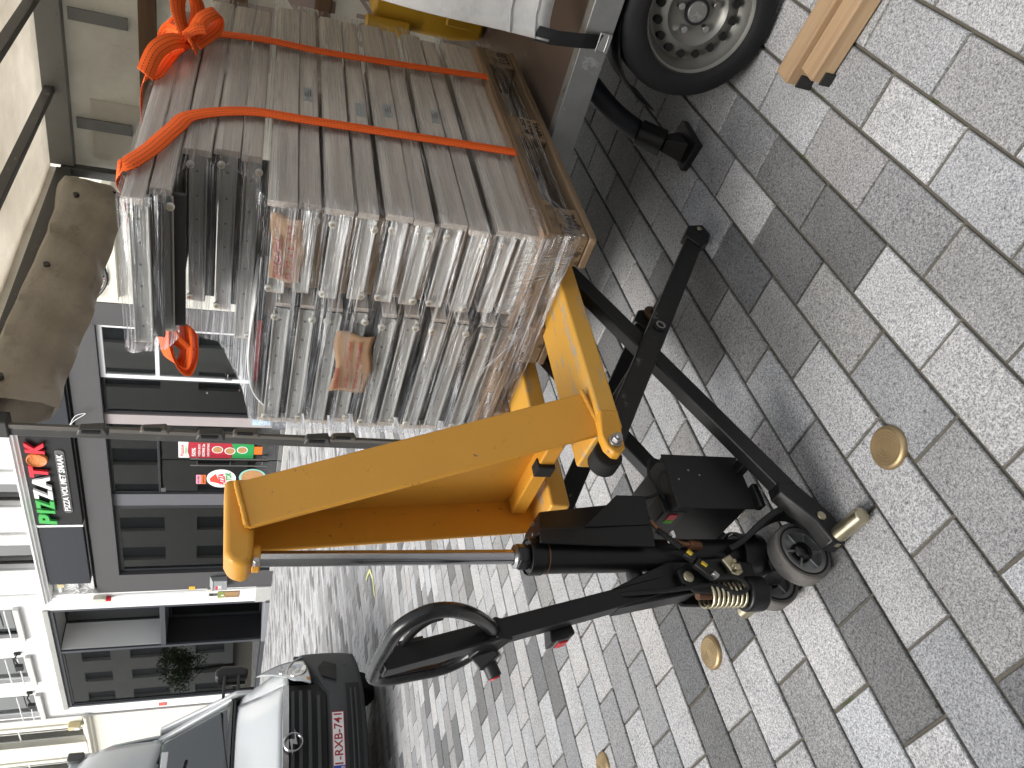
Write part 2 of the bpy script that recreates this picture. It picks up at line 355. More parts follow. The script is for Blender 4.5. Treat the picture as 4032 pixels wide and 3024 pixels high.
# ================================================================ GROUND
PN = Vector((math.cos(R(138.0765)), math.sin(R(138.0765)), 0)); PT = Vector((-PN.y, PN.x, 0)); PC0, PW, PL = 2.78166, .16, .31
F_O = Vector((-1.868, 19.106, .401))
f_up = Vector((-.02, -.012, 1)).normalized()
f_x = -Vector((math.cos(R(138.33)), math.sin(R(138.33)), -.01)); f_x = (f_x - f_up * f_x.dot(f_up)).normalized(); f_y = f_up.cross(f_x)
FF = Matrix((f_x, f_y, f_up)).transposed().to_4x4(); FF.translation = F_O      # facade frame: x along the street, y into the houses, z up
GUT = 4.83
def gz(d, m):          # the street falls to a channel and rises again to the house fronts
    if d <= GUT: return 0.
    s = -(m - F_O.dot(PN)); return (d - GUT) / (13. - GUT) * (F_O.z + f_x.z * s)
def gpt(d, m, dz=0.): return PN * m - PT * d + Vector((0, 0, gz(d, m) + dz))
g = MB(); g.add([(-600, -600, -.4), (600, -600, -.4), (600, 600, -.4), (-600, 600, -.4)], [(0, 1, 2, 3)])
tag(g.build('ground', STONE), kind='structure')
g = MB(); ms = [-14, 0, 14, 32, 60]; ds = [-14, GUT, 13.2]
g.add([gpt(d, m, -.010) for d in ds for m in ms], [(j * 5 + i, j * 5 + i + 1, (j + 1) * 5 + i + 1, (j + 1) * 5 + i) for j in range(2) for i in range(4)])
paving = tag(g.build('paving', JOINT), kind='structure')
def tone(kind):
    b = {'l': .385, 'm': .265, 'd': .145, 'k': .085}[kind] * random.uniform(.9, 1.12); w = random.uniform(-.018, .02)
    return (b * (1 + w), b, b * (1.035 - w), 1)
seen = {}
for k_, pts in {'d': [(1617, 298), (1710, 395), (1821, 506), (1500, 743), (1693, 566), (1603, 567), (1516, 613), (1960, 821), (1427, 603), (2038, 1033), (1817, 1254), (1920, 1419), (1471, 1440), (1585, 1379), (2132, 1268)],
                'm': [(1592, 725), (1700, 705), (1807, 627), (1951, 821), (2040, 951), (1585, 724), (2039, 950), (1965, 520), (2090, 1466), (1746, 1504), (1719, 1492), (1622, 1605), (1440, 1615), (2062, 1179), (2140, 590), (1794, 996), (1826, 335), (1630, 380)],
                'l': [(1613, 442), (1807, 830), (1701, 867), (1585, 844), (1968, 1104), (1897, 1254), (1779, 1419), (2015, 1607), (1661, 1348), (1638, 1490), (1965, 340), (2100, 420), (2104, 752), (1873, 1584), (1740, 150), (1460, 420), (1440, 480)]}.items():
    for q in pts:
        p = ground_at(*q); r = math.floor((p.dot(PN) - PC0) / PW); t0 = -1.112 if r % 2 else -1.268
        seen[(r, math.floor((p.dot(PT) - t0) / PL))] = k_
cells = []
for r in range(-45, 195):
    t0 = -1.112 if r % 2 else -1.268
    for c in range(math.floor((-12.95 - t0) / PL), math.ceil((4.0 - t0) / PL)):
        m, d = PC0 + (r + .5) * PW, -(t0 + (c + .5) * PL)
        
        if d < -1.5 and r > 60: continue
        p = gpt(d, m); q = p - Vector((0, 0, CAM_H)); zf = q.dot(v_fwd)
        inside = zf > .4 and abs(q.dot(v_right)) / zf * CAM_F < 1512 * 1.06 and abs(q.dot(v_up)) / zf * CAM_F < 2016 * 1.04
        cells.append((not inside, zf if inside else 99, r, c, m, d))
cells.sort(key=lambda x: (x[0], x[1]))
pvm = []
for k_ in range(4):
    me = bpy.data.meshes.new('paver'); bm = bmesh.new(); j = .0045 + .001 * k_ * .5; a, b, h = PL / 2 - j, PW / 2 - j * .9, .04; q = .003
    rr = [random.uniform(-.0012, .0012) for _ in range(8)]
    def ring(ax, bx, z, w=0): return [bm.verts.new((sx * ax + w * rr[i], sy * bx + w * rr[i + 4], z)) for i, (sx, sy) in enumerate(((-1, -1), (1, -1), (1, 1), (-1, 1)))]
    lo, mid, top = ring(a, b, -h, 1), ring(a, b, -.0035, 1), ring(a - q, b - q, 0, 1)
    bm.faces.new(top)
    for A, B in ((lo, mid), (mid, top)):
        for i in range(4): bm.faces.new((A[i], A[(i + 1) % 4], B[(i + 1) % 4], B[i]))
    bm.to_mesh(me); bm.free(); me.materials.append(GRAN); pvm.append(me)
rot = math.atan2(PT.y, PT.x); fv, ff, ft = [], [], []
def pick(r, c): return seen.get((r, c)) or random.choices('lmd', (.52, .33, .15))[0]
for i, (out, zf, r, c, m, d) in enumerate(cells):
    tn = tone(pick(r, c))
    if i < 300:
        o = bpy.data.objects.new('paver', pvm[random.randrange(4)]); COL.objects.link(o); o.parent = paving; o.color = tn
        o.location = gpt(d, m, random.uniform(-.0012, .0012)); o.rotation_euler = (random.uniform(-.003, .003), random.uniform(-.002, .002), rot + (math.pi if random.random() < .5 else 0))
    else:
        j = .005; q = .0025; dd = 0.
        if abs(d - GUT) < PL / 2: dd = .0
        a, b = PL / 2 - j, PW / 2 - j; dz = random.uniform(-.0015, .0015); k0 = len(fv)
        for ax, bx, z in ((a, b, -.02), (a, b, -.003), (a - q, b - q, 0)):
            for sx, sy in ((-1, -1), (1, -1), (1, 1), (-1, 1)): fv.append(gpt(d - sx * ax, m + sy * bx, z + dz))
        fs = [(k0 + 8, k0 + 9, k0 + 10, k0 + 11)] + [(k0 + l * 4 + e, k0 + l * 4 + (e + 1) % 4, k0 + l * 4 + 4 + (e + 1) % 4, k0 + l * 4 + 4 + e) for l in (0, 1) for e in range(4)]
        ff += fs; ft += [tn] * len(fs)
me = bpy.data.meshes.new('paver_field'); me.from_pydata(fv, [], ff); at = me.attributes.new('tone', 'FLOAT_COLOR', 'FACE'); at.data.foreach_set('color', [x for t_ in ft for x in t_])
tag(finish('paver_field', me, GRANA, paving), kind='stuff')
bm_ = MB(); bm_.hexa([gpt(GUT - .016, -6, -.03), gpt(GUT + .016, -6, -.03), gpt(GUT + .016, 32, -.03), gpt(GUT - .016, 32, -.03), gpt(GUT - .016, -6, -.008), gpt(GUT + .016, -6, -.006), gpt(GUT + .016, 32, -.006), gpt(GUT - .016, 32, -.008)])
bm_.build('drain_slot', mat('dark_slot', (.02, .02, .018), .6), paving)  # thin strip in one even dark colour along the channel
# yellow marker paint on the channel
ymk = mat('yellow_marker_paint', (.62, .62, .28), .8, 0, .1, 30)
for pl in ([(-2.251, 8.718), (-2.33, 8.83), (-2.42, 8.915)], [(-2.251, 8.718), (-2.28, 8.62), (-2.292, 8.55)], [(-2.292, 8.55), (-2.36, 8.45), (-2.438, 8.341)]):
    pm = MB()
    for a, b in zip(pl, pl[1:]):
        dv = Vector((b[0] - a[0], b[1] - a[1], 0)).normalized(); nv = Vector((-dv.y, dv.x, 0)) * .022
        z0 = lambda q: gz(-Vector((q[0], q[1], 0)).dot(PT), Vector((q[0], q[1], 0)).dot(PN)) + .008
        pm.add([Vector((a[0], a[1], z0(a))) - nv, Vector((b[0], b[1], z0(b))) - nv, Vector((b[0], b[1], z0(b))) + nv, Vector((a[0], a[1], z0(a))) + nv], [(0, 1, 2, 3)])
    pm.build('paint_stroke', ymk, paving)

# brass studs
prof = [(0, .011), (.008, .011)]
for rr_ in (.013, .021, .029, .037, .045): prof += [(rr_ - .0012, .0108), (rr_ - .0004, .0122), (rr_ + .0008, .0122), (rr_ + .0016, .0108)]
prof += [(.05, .009), (.0545, .005), (.056, 0), (.056, -.01)]
for (sx, sy), lab in zip(((-.09, 1.47), (-.84, 2.138), (-1.561, 2.825)), ('large bronze ground stud with ringed top nearest the camera', 'bronze ringed ground stud beside the handle end of the pallet lifter', 'bronze ground stud cut by the picture edge in the far row')):
    t = thing('ground_stud', lab, 'ground stud', frame_z(sx, sy, 20), group='bronze studs set in the paving')
    MB().lathe(prof, (0, 0, .002), (0, 0, 1), 40).build('disc', BRASS, t, 0, 60)

# ================================================================ HOUSE FRONTS (facade frame: s along, y in, t up)
def wall(mb, s0, s1, t0, t1, d0=0., d1=.3): return mb.box(s0, s1, d0, d1, t0, t1)
def frame_ring(mb, s0, s1, t0, t1, w, d0, d1):
    mb.box(s0, s1, d0, d1, t1 - w, t1); mb.box(s0, s1, d0, d1, t0, t0 + w); mb.box(s0, s0 + w, d0, d1, t0 + w, t1 - w); mb.box(s1 - w, s1, d0, d1, t0 + w, t1 - w); return mb
def window(parent, s0, s1, t0, t1, fm, gm, w=.07, d=.10, name='window', bars=(), dep=.07):
    f = frame_ring(MB(), s0, s1, t0, t1, w, d, d + dep)
    for kind, v in bars:
        if kind == 'v': f.box(v - w * .4, v + w * .4, d + .005, d + dep - .005, t0 + w, t1 - w)
        else: f.box(s0 + w, s1 - w, d + .003, d + dep - .003, v - w * .4, v + w * .4)
    o = f.build(name, fm, parent, .004); MB().box(s0 + w * .8, s1 - w * .8, d + dep * .45, d + dep * .55, t0 + w * .8, t1 - w * .8).build('pane', gm, o); return o

# ---- charcoal pizza shop with white storeys above
sh = thing('shop_house', 'charcoal clad pizza shop with glass front and white storeys above', 'building', FF, (-1, 0, 0))
m_ = MB(); wall(m_, -6.05, 3.93, 3.94, 4.5); m_.build('fascia', GREYF, sh, .004)
m_ = MB(); wall(m_, -6.05, -5.24, -.3, 3.94); m_.build('pier', GREYF, sh, .004)
m_ = MB(); wall(m_, 3.37, 3.93, -.3, 3.94); m_.build('pier', GREYF, sh, .004)
m_ = MB(); wall(m_, -2.41, -1.97, .12, 3.94, .1, .3); m_.build('pillar', mat('slate_pillar', (.11, .112, .125), .5), sh, .004)
m_ = MB(); wall(m_, .50, .80, .42, 3.94, .08, .3); m_.build('pillar', PINKG, sh, .004)
m_ = MB(); wall(m_, -5.24, 3.37, -.3, .10, -.03, .35); m_.build('plinth', STONE, sh, .006)
m_ = MB(); wall(m_, .46, 3.37, .10, .42, .07, .3); m_.build('sill_panel', mat('slate_panel', (.10, .105, .125), .5), sh, .004)
m_ = MB(); wall(m_, -6.05, 3.93, 4.5, 4.60, .18, .4); m_.build('shadow_gap', DARKF, sh)
m_ = MB(); wall(m_, -6.05, 4.0, 4.60, 5.55, .12, .3); m_.build('backing_wall', WHITE, sh)
m_ = MB(); m_.prism([(0, 5.58), (-.10, 5.60), (-.10, 5.64), (-.16, 5.67), (-.16, 5.70), (-.2, 5.73), (-.2, 5.77), (.2, 5.80), (.2, 5.58)], (-6.2, 0, 0), (0, 1, 0), (0, 0, 1), (10.2, 0, 0)); m_.build('cornice', WHITE, sh, .004)
m_ = MB(); ups = [(-4.84, -3.78), (-2.29, -1.46), (.6, 1.5), (2.6, 3.4)]; xs = [-6.05] + [e for a, b in ups for e in (a, b)] + [4.0]
for a, b in zip(xs[::2], xs[1::2]): wall(m_, a, b, 5.78, 8.2, .05, .4)
wall(m_, -6.05, 4., 8.2, 12, .05, .4); m_.build('upper_wall', WHITE, sh)
for a, b in ups:
    f = MB(); f.box(a - .42, a, -.02, .06, 5.79, 8.3); f.box(b, b + .42, -.02, .06, 5.79, 8.3); f.build('window_surround', STONE if False else mat('pale_grey_paint', (.56, .56, .55), .7), sh, .006)
    window(sh, a, b, 5.80, 8.2, mat('dark_brown_frame', (.03, .025, .022), .5), GLSD, .06, .18)
m_ = MB(); wall(m_, -6.05, 4., 0, 12, 3.6, 3.8); m_.build('room_back_wall', ROOM, sh)
m_ = MB(); wall(m_, -6.05, 4., .05, .1, .3, 3.6); m_.build('room_floor', ROOMD, sh)
m_ = MB(); wall(m_, -6.05, 4., 3.75, 3.93, .35, 3.6); m_.build('room_ceiling', mat('room_ceiling', (.6, .6, .58), .8), sh)
m_ = MB(); wall(m_, -6.0, -5.9, .1, 3.75, .35, 3.6); wall(m_, 3.8, 3.9, .1, 3.75, .35, 3.6); m_.build('room_side_walls', ROOM, sh)
m_ = MB(); wall(m_, -4.9, 1.6, 3.10, 3.32, .62, .66); m_.build('red_beam', mat('dull_red', (.42, .02, .035), .6), sh)
m_ = MB(); wall(m_, .9, 3.0, 2.75, 2.93, .5, .54); m_.build('yellow_strip', mat('dull_yellow', (.55, .45, .03), .6), sh)
m_ = MB(); wall(m_, -1.75, .2, 2.95, 3.6, .5, .6); m_.build('menu_panel', mat('pale_menu', (.7, .75, .75), .5), sh)
# left display window, fanlight, doors
window(sh, -5.22, -2.42, .12, 3.93, DARKF, GLS, .10, .10)
window(sh, -1.96, .49, 2.86, 3.93, DARKF, GLS, .05, .14, 'fanlight')
window(sh, .82, 1.87, .42, 3.92, DARKF, GLS, .05, .12)
for a, b in ((-1.95, -.76), (-.73, .48)):
    dr = MB().box(a, b, .16, .175, .14, 2.82).build('glass_door', GLS, sh)
    MB().box(a, b, .15, .19, .11, .20).build('bottom_rail', STEEL, dr, .003)
    for c in (b - .1 if a < -1 else a + .1,):
        hb = MB().cyl((c, .08, .42), (c, .08, 2.2), .016, 12)
        for tt in (.55, 1.3, 2.05): hb.cyl((c, .08, tt), (c, .165, tt), .009, 8)
        hb.build('handle_bar', STEEL, dr, 0, 40)
    for tt in (2.76,): MB().box(a if a < -1 else b - .16, a + .16 if a < -1 else b, .145, .19, tt, tt + .14).build('patch_fitting', STEEL, dr, .004)
# white casement at the right end
wc = window(sh, 1.90, 3.36, .2, 3.93, WPAINT, GLSD, .10, .08, 'casement', [('h', 2.84)], .09)
MB().box(2.02, 2.06, .02, .08, 1.35, 1.5).bar((2.04, .03, 1.44), (2.2, .03, 1.44), .02, .02).build('handle', STEEL, wc, .003)
m_ = MB(); wall(m_, 1.95, 3.3, .2, 3.9, .5, .55); m_.build('blind', mat('grey_blind', (.48, .53, .51), .8, 0, .12, 2), sh)
# sign
sg = thing('shop_sign', 'black sign board with green white and red raised pizza lettering', 'sign', FF, (-1.4, -.1, 4.6))
MB().box(-2.88, .30, -.10, .1, 4.60, 5.58).build('board', SIGNB, sg, .006)
MB().box(-2.95, -2.88, -.11, .1, 4.60, 5.58).build('white_divider', mat('divider_white', (.85, .85, .85), .5), sg)  # plain white divider strip at the left end of the board
GRN, RED_, WHT = flat('sign_green', (.06, .42, .09), .35), flat('sign_red', (.72, .03, .05), .35), flat('sign_white', (.82, .82, .82), .35)
for ch, a, w_, m2, t0, h_ in (('P', -2.75, .39, GRN, 5.12, .37), ('I', -2.33, .15, GRN, 5.12, .37), ('Z', -2.17, .34, GRN, 5.11, .37), ('Z', -1.83, .38, WHT, 5.11, .37), ('A', -1.47, .46, WHT, 5.11, .36), ('T', -1.02, .38, RED_, 5.12, .37), ('K', -.24, .36, RED_, 5.12, .37)):
    text(ch, 'letter', (a, -.13, t0), (1, 0, 0), (0, 0, 1), w_, h_, .06, m2, sg, .12, .045)
pz = MB().lathe([(0, .02), (.17, .02), (.19, .035), (.205, .02), (.205, -.03), (0, -.03)], (-.46, -.15, 5.30), (0, -1, 0), 40).build('pizza_disc', mat('pizza_topping', (.62, .22, .05), .6, 0, .5, 26, ((.45, .04, .02), 22, .54), .3, 40), sg, 0, 40)
MB().lathe([(.175, .03), (.19, .042), (.208, .03), (.208, .0)], (-.46, -.15, 5.30), (0, -1, 0), 40).build('pizza_crust', mat('pizza_rim', (.62, .16, .03), .5), pz, 0, 60)
tp = MB(); n_ = 12; r_ = .095
poly = [(-2.30 + -r_ * math.sin(math.pi * i / n_), 4.86 + r_ * math.cos(math.pi * i / n_)) for i in range(n_ + 1)] + [(-.27 + r_ * math.sin(math.pi * i / n_), 4.86 - r_ * math.cos(math.pi * i / n_)) for i in range(n_ + 1)]
tp.prism(poly, (0, -.12, 0), (1, 0, 0), (0, 0, 1), (0, .04, 0)); tpo = tp.build('tagline_plate', mat('grey_acrylic', (.12, .12, .12), .3), sg, .004)
text('PIZZA VOL MET SMAAK', 'tagline', (-2.29, -.125, 4.80), (1, 0, 0), (0, 0, 1), 1.99, .125, .015, WHT, tpo, .1, .02)
tag(MB().box(-5.43, -2.96, -.09, .1, 4.62, 5.56).build('blank_board', NAVY, None, .006), 'blank navy fascia board left of the pizza lettering', 'board').matrix_world = FF
b2 = MB().box(.36, 3.9, -.09, .1, 4.6, 5.56).build('blank_board', NAVY, None, .006); b2.matrix_world = FF; tag(b2, 'blank navy fascia board right of the pizza lettering behind the post', 'board')
# poster, stickers
po = thing('poster', 'tall red and green pizza deals poster on the glass door', 'poster', FF, (-.38, .14, .78))
MB().box(-.66, -.10, .150, .156, .78, 2.46).build('sheet', flat('poster_red', (.42, .02, .04), .4), po)
MB().prism([(-.66, .78), (-.10, .78), (-.10, 1.30), (-.38, 1.22), (-.66, 1.28)], (0, .1475, 0), (1, 0, 0), (0, 0, 1), (0, .002, 0)).build('green_field', flat('poster_green', (.02, .30, .08), .4), po)
MB().prism([(-.66, 2.22), (-.45, 2.26), (-.10, 2.24), (-.10, 2.46), (-.66, 2.46)], (0, .1475, 0), (1, 0, 0), (0, 0, 1), (0, .002, 0)).build('white_field', WHT, po)
for c_, t_ in ((-.36, 1.60), (-.40, 1.32), (-.36, 1.04)):
    q = MB().lathe([(0, .004), (.125, .004), (.125, 0)], (c_, .146, t_), (0, -1, 0), 28).build('pizza_picture', WHT, po)
    MB().lathe([(0, .006), (.105, .006), (.105, 0)], (c_, .146, t_), (0, -1, 0), 24).build('topping', mat('poster_pizza', (.45, .25, .10), .5, 0, .6, 40, ((.3, .03, .02), 45, .55)), q)
text('Pizzatok', 'poster_title', (-.60, .146, 2.34), (1, 0, 0), (0, 0, 1), .4, .08, .002, RED_, po, .1, .01); text('DEALS', 'poster_title', (-.54, .146, 2.27), (1, 0, 0), (0, 0, 1), .28, .055, .002, GRN, po, 0, .02)
for s_, t_, w_, h_ in (('50%', 2.08, .3, .09), ('PIZZA BOX', 1.98, .44, .05), ('IEDERE 2e', 1.88, .44, .06), ('20% KORTING', 1.78, .46, .05)): text(s_, 'poster_text', (-.61, .146, t_), (1, 0, 0), (0, 0, 1), w_, h_, .002, WHT, po, 0, .02)
tag(MB().box(-.52, -.24, .15, .155, .58, .77).build('orange_sticker', flat('sticker_orange', (.75, .17, .02), .4)), 'small orange sticker under the pizza poster on the door', 'sticker').matrix_world = FF
lg = thing('round_sticker', 'round white pizza logo sticker on the left door leaf', 'sticker', FF, (-1.43, .14, 1.15))
MB().lathe([(0, .004), (.34, .004), (.34, 0)], (-1.43, .158, 1.49), (0, -1, 0), 48).build('disc', WHT, lg)
MB().prism([(-1.62, 1.52), (-1.25, 1.62), (-1.42, 1.76), (-1.55, 1.74)], (0, .150, 0), (1, 0, 0), (0, 0, 1), (0, .003, 0)).build('pizza_slice', flat('slice_red', (.6, .06, .03)), lg)
text('PIZZA', 'word', (-1.66, .150, 1.38), (1, .0, .12), (0, 0, 1), .42, .15, .003, RED_, lg, .1, .03); text('TOK', 'word', (-1.50, .150, 1.24), (1, 0, .1), (0, 0, 1), .3, .14, .003, GRN, lg, .1, .03)
ro = thing('round_sticker', 'round teal bordered food sticker below the pizza logo, half hidden by the yellow lifter', 'sticker', FF, (-1.38, .14, .5))
MB().lathe([(0, .004), (.32, .004), (.32, 0)], (-1.38, .158, .76), (0, -1, 0), 40).build('disc', flat('teal_print', (.25, .55, .48)), ro); MB().lathe([(0, .006), (.27, .006), (.27, 0)], (-1.38, .157, .76), (0, -1, 0), 36).build('picture', MATS['poster_pizza'], ro)
st = thing('open_closed_sticker', 'pink and orange notice sticker reading we zijn gesloten', 'sticker', FF, (-1.46, .14, 1.85))
MB().box(-1.63, -1.29, .150, .156, 1.96, 2.07).build('pink_half', flat('sticker_pink', (.75, .30, .42)), st); MB().box(-1.63, -1.29, .150, .156, 1.85, 1.96).build('orange_half', flat('sticker_orange2', (.8, .16, .03)), st)
text('we zijn', 'word', (-1.6, .148, 1.985), (1, 0, 0), (0, 0, 1), .26, .06, .002, DARKF, st); text('gesloten', 'word', (-1.6, .148, 1.87), (1, 0, 0), (0, 0, 1), .28, .06, .002, DARKF, st)
tag(MB().box(.60, .78, .06, .078, .46, .86).build('blue_notice', flat('notice_blue', (.45, .62, .78))), 'pale blue paper notice low on the mauve pillar', 'notice').matrix_world = FF
# planting seen through the glass
def leaves(mb, box_, n, size):
    for _ in range(n):
        c = Vector([random.uniform(a, b) for a, b in box_]); d = Vector([random.gauss(0, 1) for _ in range(3)]).normalized(); e = d.orthogonal().normalized() * size * random.uniform(.5, 1.2); f2 = d.cross(e) * .55
        mb.add([c - e, c - f2 * .8, c + e, c + f2 * .8], [(0, 1, 2, 3)])
    return mb
pw = thing('plant_wall', 'dark green leaf wall inside the left shop window', 'plant', FF, (-3.9, 1.0, .5))
MB().box(-5.1, -2.5, .66, .7, .2, 2.35).build('backing', ROOMD, pw)
tag(leaves(MB(), ((-5.1, -2.5), (.52, .64), (.2, 2.35)), 2800, .075).build('foliage', mat('wall_leaf', (.04, .085, .05), .6, 0, .5, 30), pw), kind='stuff')
gl_ = thing('garland', 'arched garland of ivy and white flowers inside the left shop window', 'garland', FF, (-3.7, .45, 1.2))
ivy, fl = MB(), MB()
for i in range(150):
    a = math.pi * i / 149; c = Vector((-3.75 + 1.12 * math.cos(a), .28, 1.45 + 1.02 * math.sin(a))); leaves(ivy, tuple((x - .05, x + .05) for x in c), 6, .045)
    if i % 4 == 0: fl.lathe([(0, .02), (.03, .012), (.035, -.01), (0, -.02)], c + Vector((random.uniform(-.04, .04), -.05, random.uniform(-.05, .05))), (0, -1, 0), 7)
ivy.build('ivy', mat('ivy_leaf', (.25, .36, .20), .6, 0, .4, 30), gl_); fl.build('flowers', WHFL, gl_)
pg = thing('flower_chain', 'hanging chain of pink and white blossoms in the right shop window', 'garland', FF, (1.6, .5, .9))
p1, p2 = MB(), MB()
for i in range(420):
    t_ = random.uniform(.75, 2.25); c = Vector((1.52 + random.gauss(0, .05) + .1 * math.sin(t_ * 2), .28 + random.gauss(0, .04), t_)); (p1 if i % 2 else p2).lathe([(0, .02), (.03, .01), (.032, -.01), (0, -.02)], c, (random.uniform(-.4, .4), -1, random.uniform(-.4, .4)), 6)
for i in range(150):
    c = Vector((1.80 + random.gauss(0, .015), .22, random.uniform(.8, 3.75))); p2.lathe([(0, .015), (.025, .01), (.025, -.01), (0, -.02)], c, (0, -1, 0), 6)
p1.build('white_blossom', WHFL, pg); p2.build('pink_blossom', PINKFL, pg)
# wall fittings at the left pier
lb = thing('letter_box', 'grey steel letter box on the charcoal pier', 'letter box', FF, (-5.69, -.1, 1.2))
MB().box(-5.93, -5.46, -.16, 0, 1.22, 1.62).build('body', mat('grey_enamel', (.36, .37, .38), .4, .3), lb, .01); MB().prism([(-.18, 1.60), (0, 1.68), (0, 1.63), (-.17, 1.58)], (-5.94, 0, 0), (0, 1, 0), (0, 0, 1), (.49, 0, 0)).build('lid', mat('grey_enamel', (.36, .37, .38)), lb, .004)
text('OK', 'sticker_text', (-5.86, -.163, 1.36), (1, 0, 0), (0, 0, 1), .2, .1, .003, WHT, lb, 0, .03); MB().box(-5.88, -5.72, -.164, -.16, 1.47, 1.52).build('red_label', RED_, lb)
def small(name, label, cat, boxes, m2, bev=.004):
    b_ = MB()
    for q in boxes: b_.box(*q)
    o = b_.build(name, m2, None, bev); o.matrix_world = FF; return tag(o, label, cat)
small('gas_marker', 'small yellow marker plate beside the white wall', 'plate', [(-6.06, -5.90, -.012, 0, 2.06, 2.22)], flat('marker_yellow', (.7, .42, .04)))
ic = thing('doorbell_panel', 'small steel doorbell panel on the white wall', 'doorbell', FF, (-6.36, 0, 1.5)); MB().box(-6.42, -6.30, -.02, 0, 1.46, 1.70).build('plate', STEEL, ic, .003); MB().box(-6.39, -6.33, -.026, -.02, 1.58, 1.66).build('button', PLA, ic)
npl = thing('name_board', 'wood and green name board beside the recessed entrance', 'sign', FF, (-6.38, 0, .86)); MB().box(-6.52, -6.22, -.025, 0, .88, 1.26).build('wood_panel', wood('sign_wood', (.40, .26, .13), (.26, .15, .07), 2), npl, .003); MB().box(-6.52, -6.22, -.025, 0, 1.265, 1.46).build('green_panel', flat('panel_green', (.22, .26, .06)), npl, .003); MB().box(-6.42, -6.36, -.03, -.025, 1.29, 1.36).build('white_label', WHT, npl)
al = thing('alarm_siren', 'white alarm box with red strobe at the fascia corner', 'alarm', FF, (-6.24, -.05, 4.2)); MB().box(-6.34, -6.14, -.14, 0, 4.30, 4.62).build('box', mat('aged_white', (.62, .60, .52), .5), al, .015); MB().cyl((-6.24, -.07, 4.30), (-6.24, -.07, 4.18), .07, 16).build('red_lamp', REDP, al, .01)
cb = thing('white_conduit', 'white cable conduit running down beside the charcoal pier', 'pipe', FF, (-6.12, 0, .1))
MB().tube([(-6.10, -.02, .05), (-6.10, -.02, 2.3), (-6.13, -.02, 4.1)], .013, 8).build('pipe', WPAINT, cb, 0, 40); MB().tube([(-6.16, -.02, 1.7), (-6.16, -.02, 3.4), (-6.2, -.02, 4.2)], .008, 6).build('cable', mat('pale_cable', (.5, .5, .5)), cb, 0, 40); MB().box(-6.2, -6.05, -.04, 0, 1.62, 1.74).build('junction_box', mat('aged_white', (.62, .60, .52)), cb, .006)
wr = thing('wall_wiring', 'tangle of cables and boxes at the end of the blank board', 'cables', FF, (-5.8, 0, 4.6))
MB().box(-5.66, -5.5, -.05, .1, 5.25, 5.42).build('junction_box', mat('aged_yellow', (.55, .48, .28), .6), wr, .008)
wt = MB()
for _ in range(9):
    a = Vector((-5.45 - random.random() * .2, -.03, 4.65 + random.random() * .8)); b = Vector((-6.0, -.04, 4.4 + random.random() * 1.1)); wt.tube(smoothpath([a, (a + b) / 2 + Vector((0, -.05, -random.random() * .2)), b], 5), .008, 6)
wt.build('cables', mat('pale_cable', (.5, .5, .5)), wr, 0, 40)
for tt in (4.95, 5.35): MB().box(-5.98, -5.46, .02, .11, tt, tt + .08).build('rail', WPAINT, wr, .004)
zt = thing('cable_tie', 'loose white cable ends dangling below the blank board', 'cable', FF, (.9, -.02, 4.2)); MB().tube(smoothpath([(.55, -.1, 4.58), (.75, -.12, 4.5), (1.0, -.12, 4.25), (.9, -.1, 4.45), (.62, -.1, 4.58)], 6), .007, 6).build('strand', WPAINT, zt, 0, 40)
hk = thing('wall_lamp', 'small black spot lamp on the charcoal fascia', 'lamp', FF, (3.33, -.1, 4.3)); MB().cyl((3.33, -.2, 4.26), (3.33, -.03, 4.36), .06, 14).build('head', PLA, hk, .006); MB().box(3.28, 3.38, -.04, 0, 4.3, 4.42).build('bracket', PLA, hk)

# ---- white house with tall dark framed shopfront
wh_ = thing('white_house', 'white rendered house with tall dark framed shopfront', 'building', FF, (-9.6, 0, 0))
m_ = MB(); wall(m_, -6.80, -6.05, .42, 5.80, 0, .3); wall(m_, -13.05, -12.52, -.3, 5.8, 0, .3)
wins = [(-8.11, -6.66), (-10.65, -9.18), (-12.92, -11.49)]
wall(m_, -13.05, -6.05, 5.80, 6.58, 0, .3); xs = [-13.05, -12.92, -11.49, -10.65, -9.18, -8.11, -6.66, -6.05]
for a, b in zip(xs[::2], xs[1::2]): wall(m_, a, b, 6.58, 8.6, 0, .3)
wall(m_, -13.05, -6.05, 8.6, 12, 0, .3); m_.build('wall', WHITE, wh_)
m_ = MB(); wall(m_, -6.84, -6.05, -.3, .42, -.02, .3); m_.build('plinth', STONE, wh_, .006)
m_ = MB(); wall(m_, -13.05, -6.05, 0, 12, 4.2, 4.4); m_.build('room_back_wall', mat('showroom_wall', (.20, .19, .15), .8, 0, .1, 3), wh_)
m_ = MB(); wall(m_, -13.05, -9.12, 0, .08, .3, 4.2); m_.build('room_floor', ROOM, wh_); m_ = MB(); wall(m_, -13.05, -6.05, 5.76, 5.9, .3, 4.2); m_.build('room_ceiling', ROOM, wh_)
m_ = MB(); m_.box(-12.56, -6.78, -.05, .06, 5.76, 5.90); m_.build('frame_cap', mat('brushed_cap', (.42, .42, .40), .45, .4), wh_, .006)
m_ = MB(); frame_ring(m_, -12.52, -6.80, .0, 5.76, .10, .0, .12); m_.build('shopfront_frame', mat('slate_frame', (.05, .055, .065), .45), wh_, .004)
window(wh_, -12.42, -9.13, .10, 5.66, DARKF, GLS, .06, .03, 'display_window')
m_ = MB(); wall(m_, -9.12, -9.02, .1, 5.7, .0, 1.0); m_.build('recess_side_frame', mat('slate_frame', (.05, .055, .065)), wh_)
m_ = MB(); wall(m_, -9.02, -9.0, 3.0, 5.66, .06, .92); m_.build('recess_white_side', WHITE, wh_)
m_ = MB(); wall(m_, -9.02, -9.0, .12, 2.9, .06, .92); m_.build('recess_black_side', mat('black_panel', (.008, .008, .011), .4), wh_)
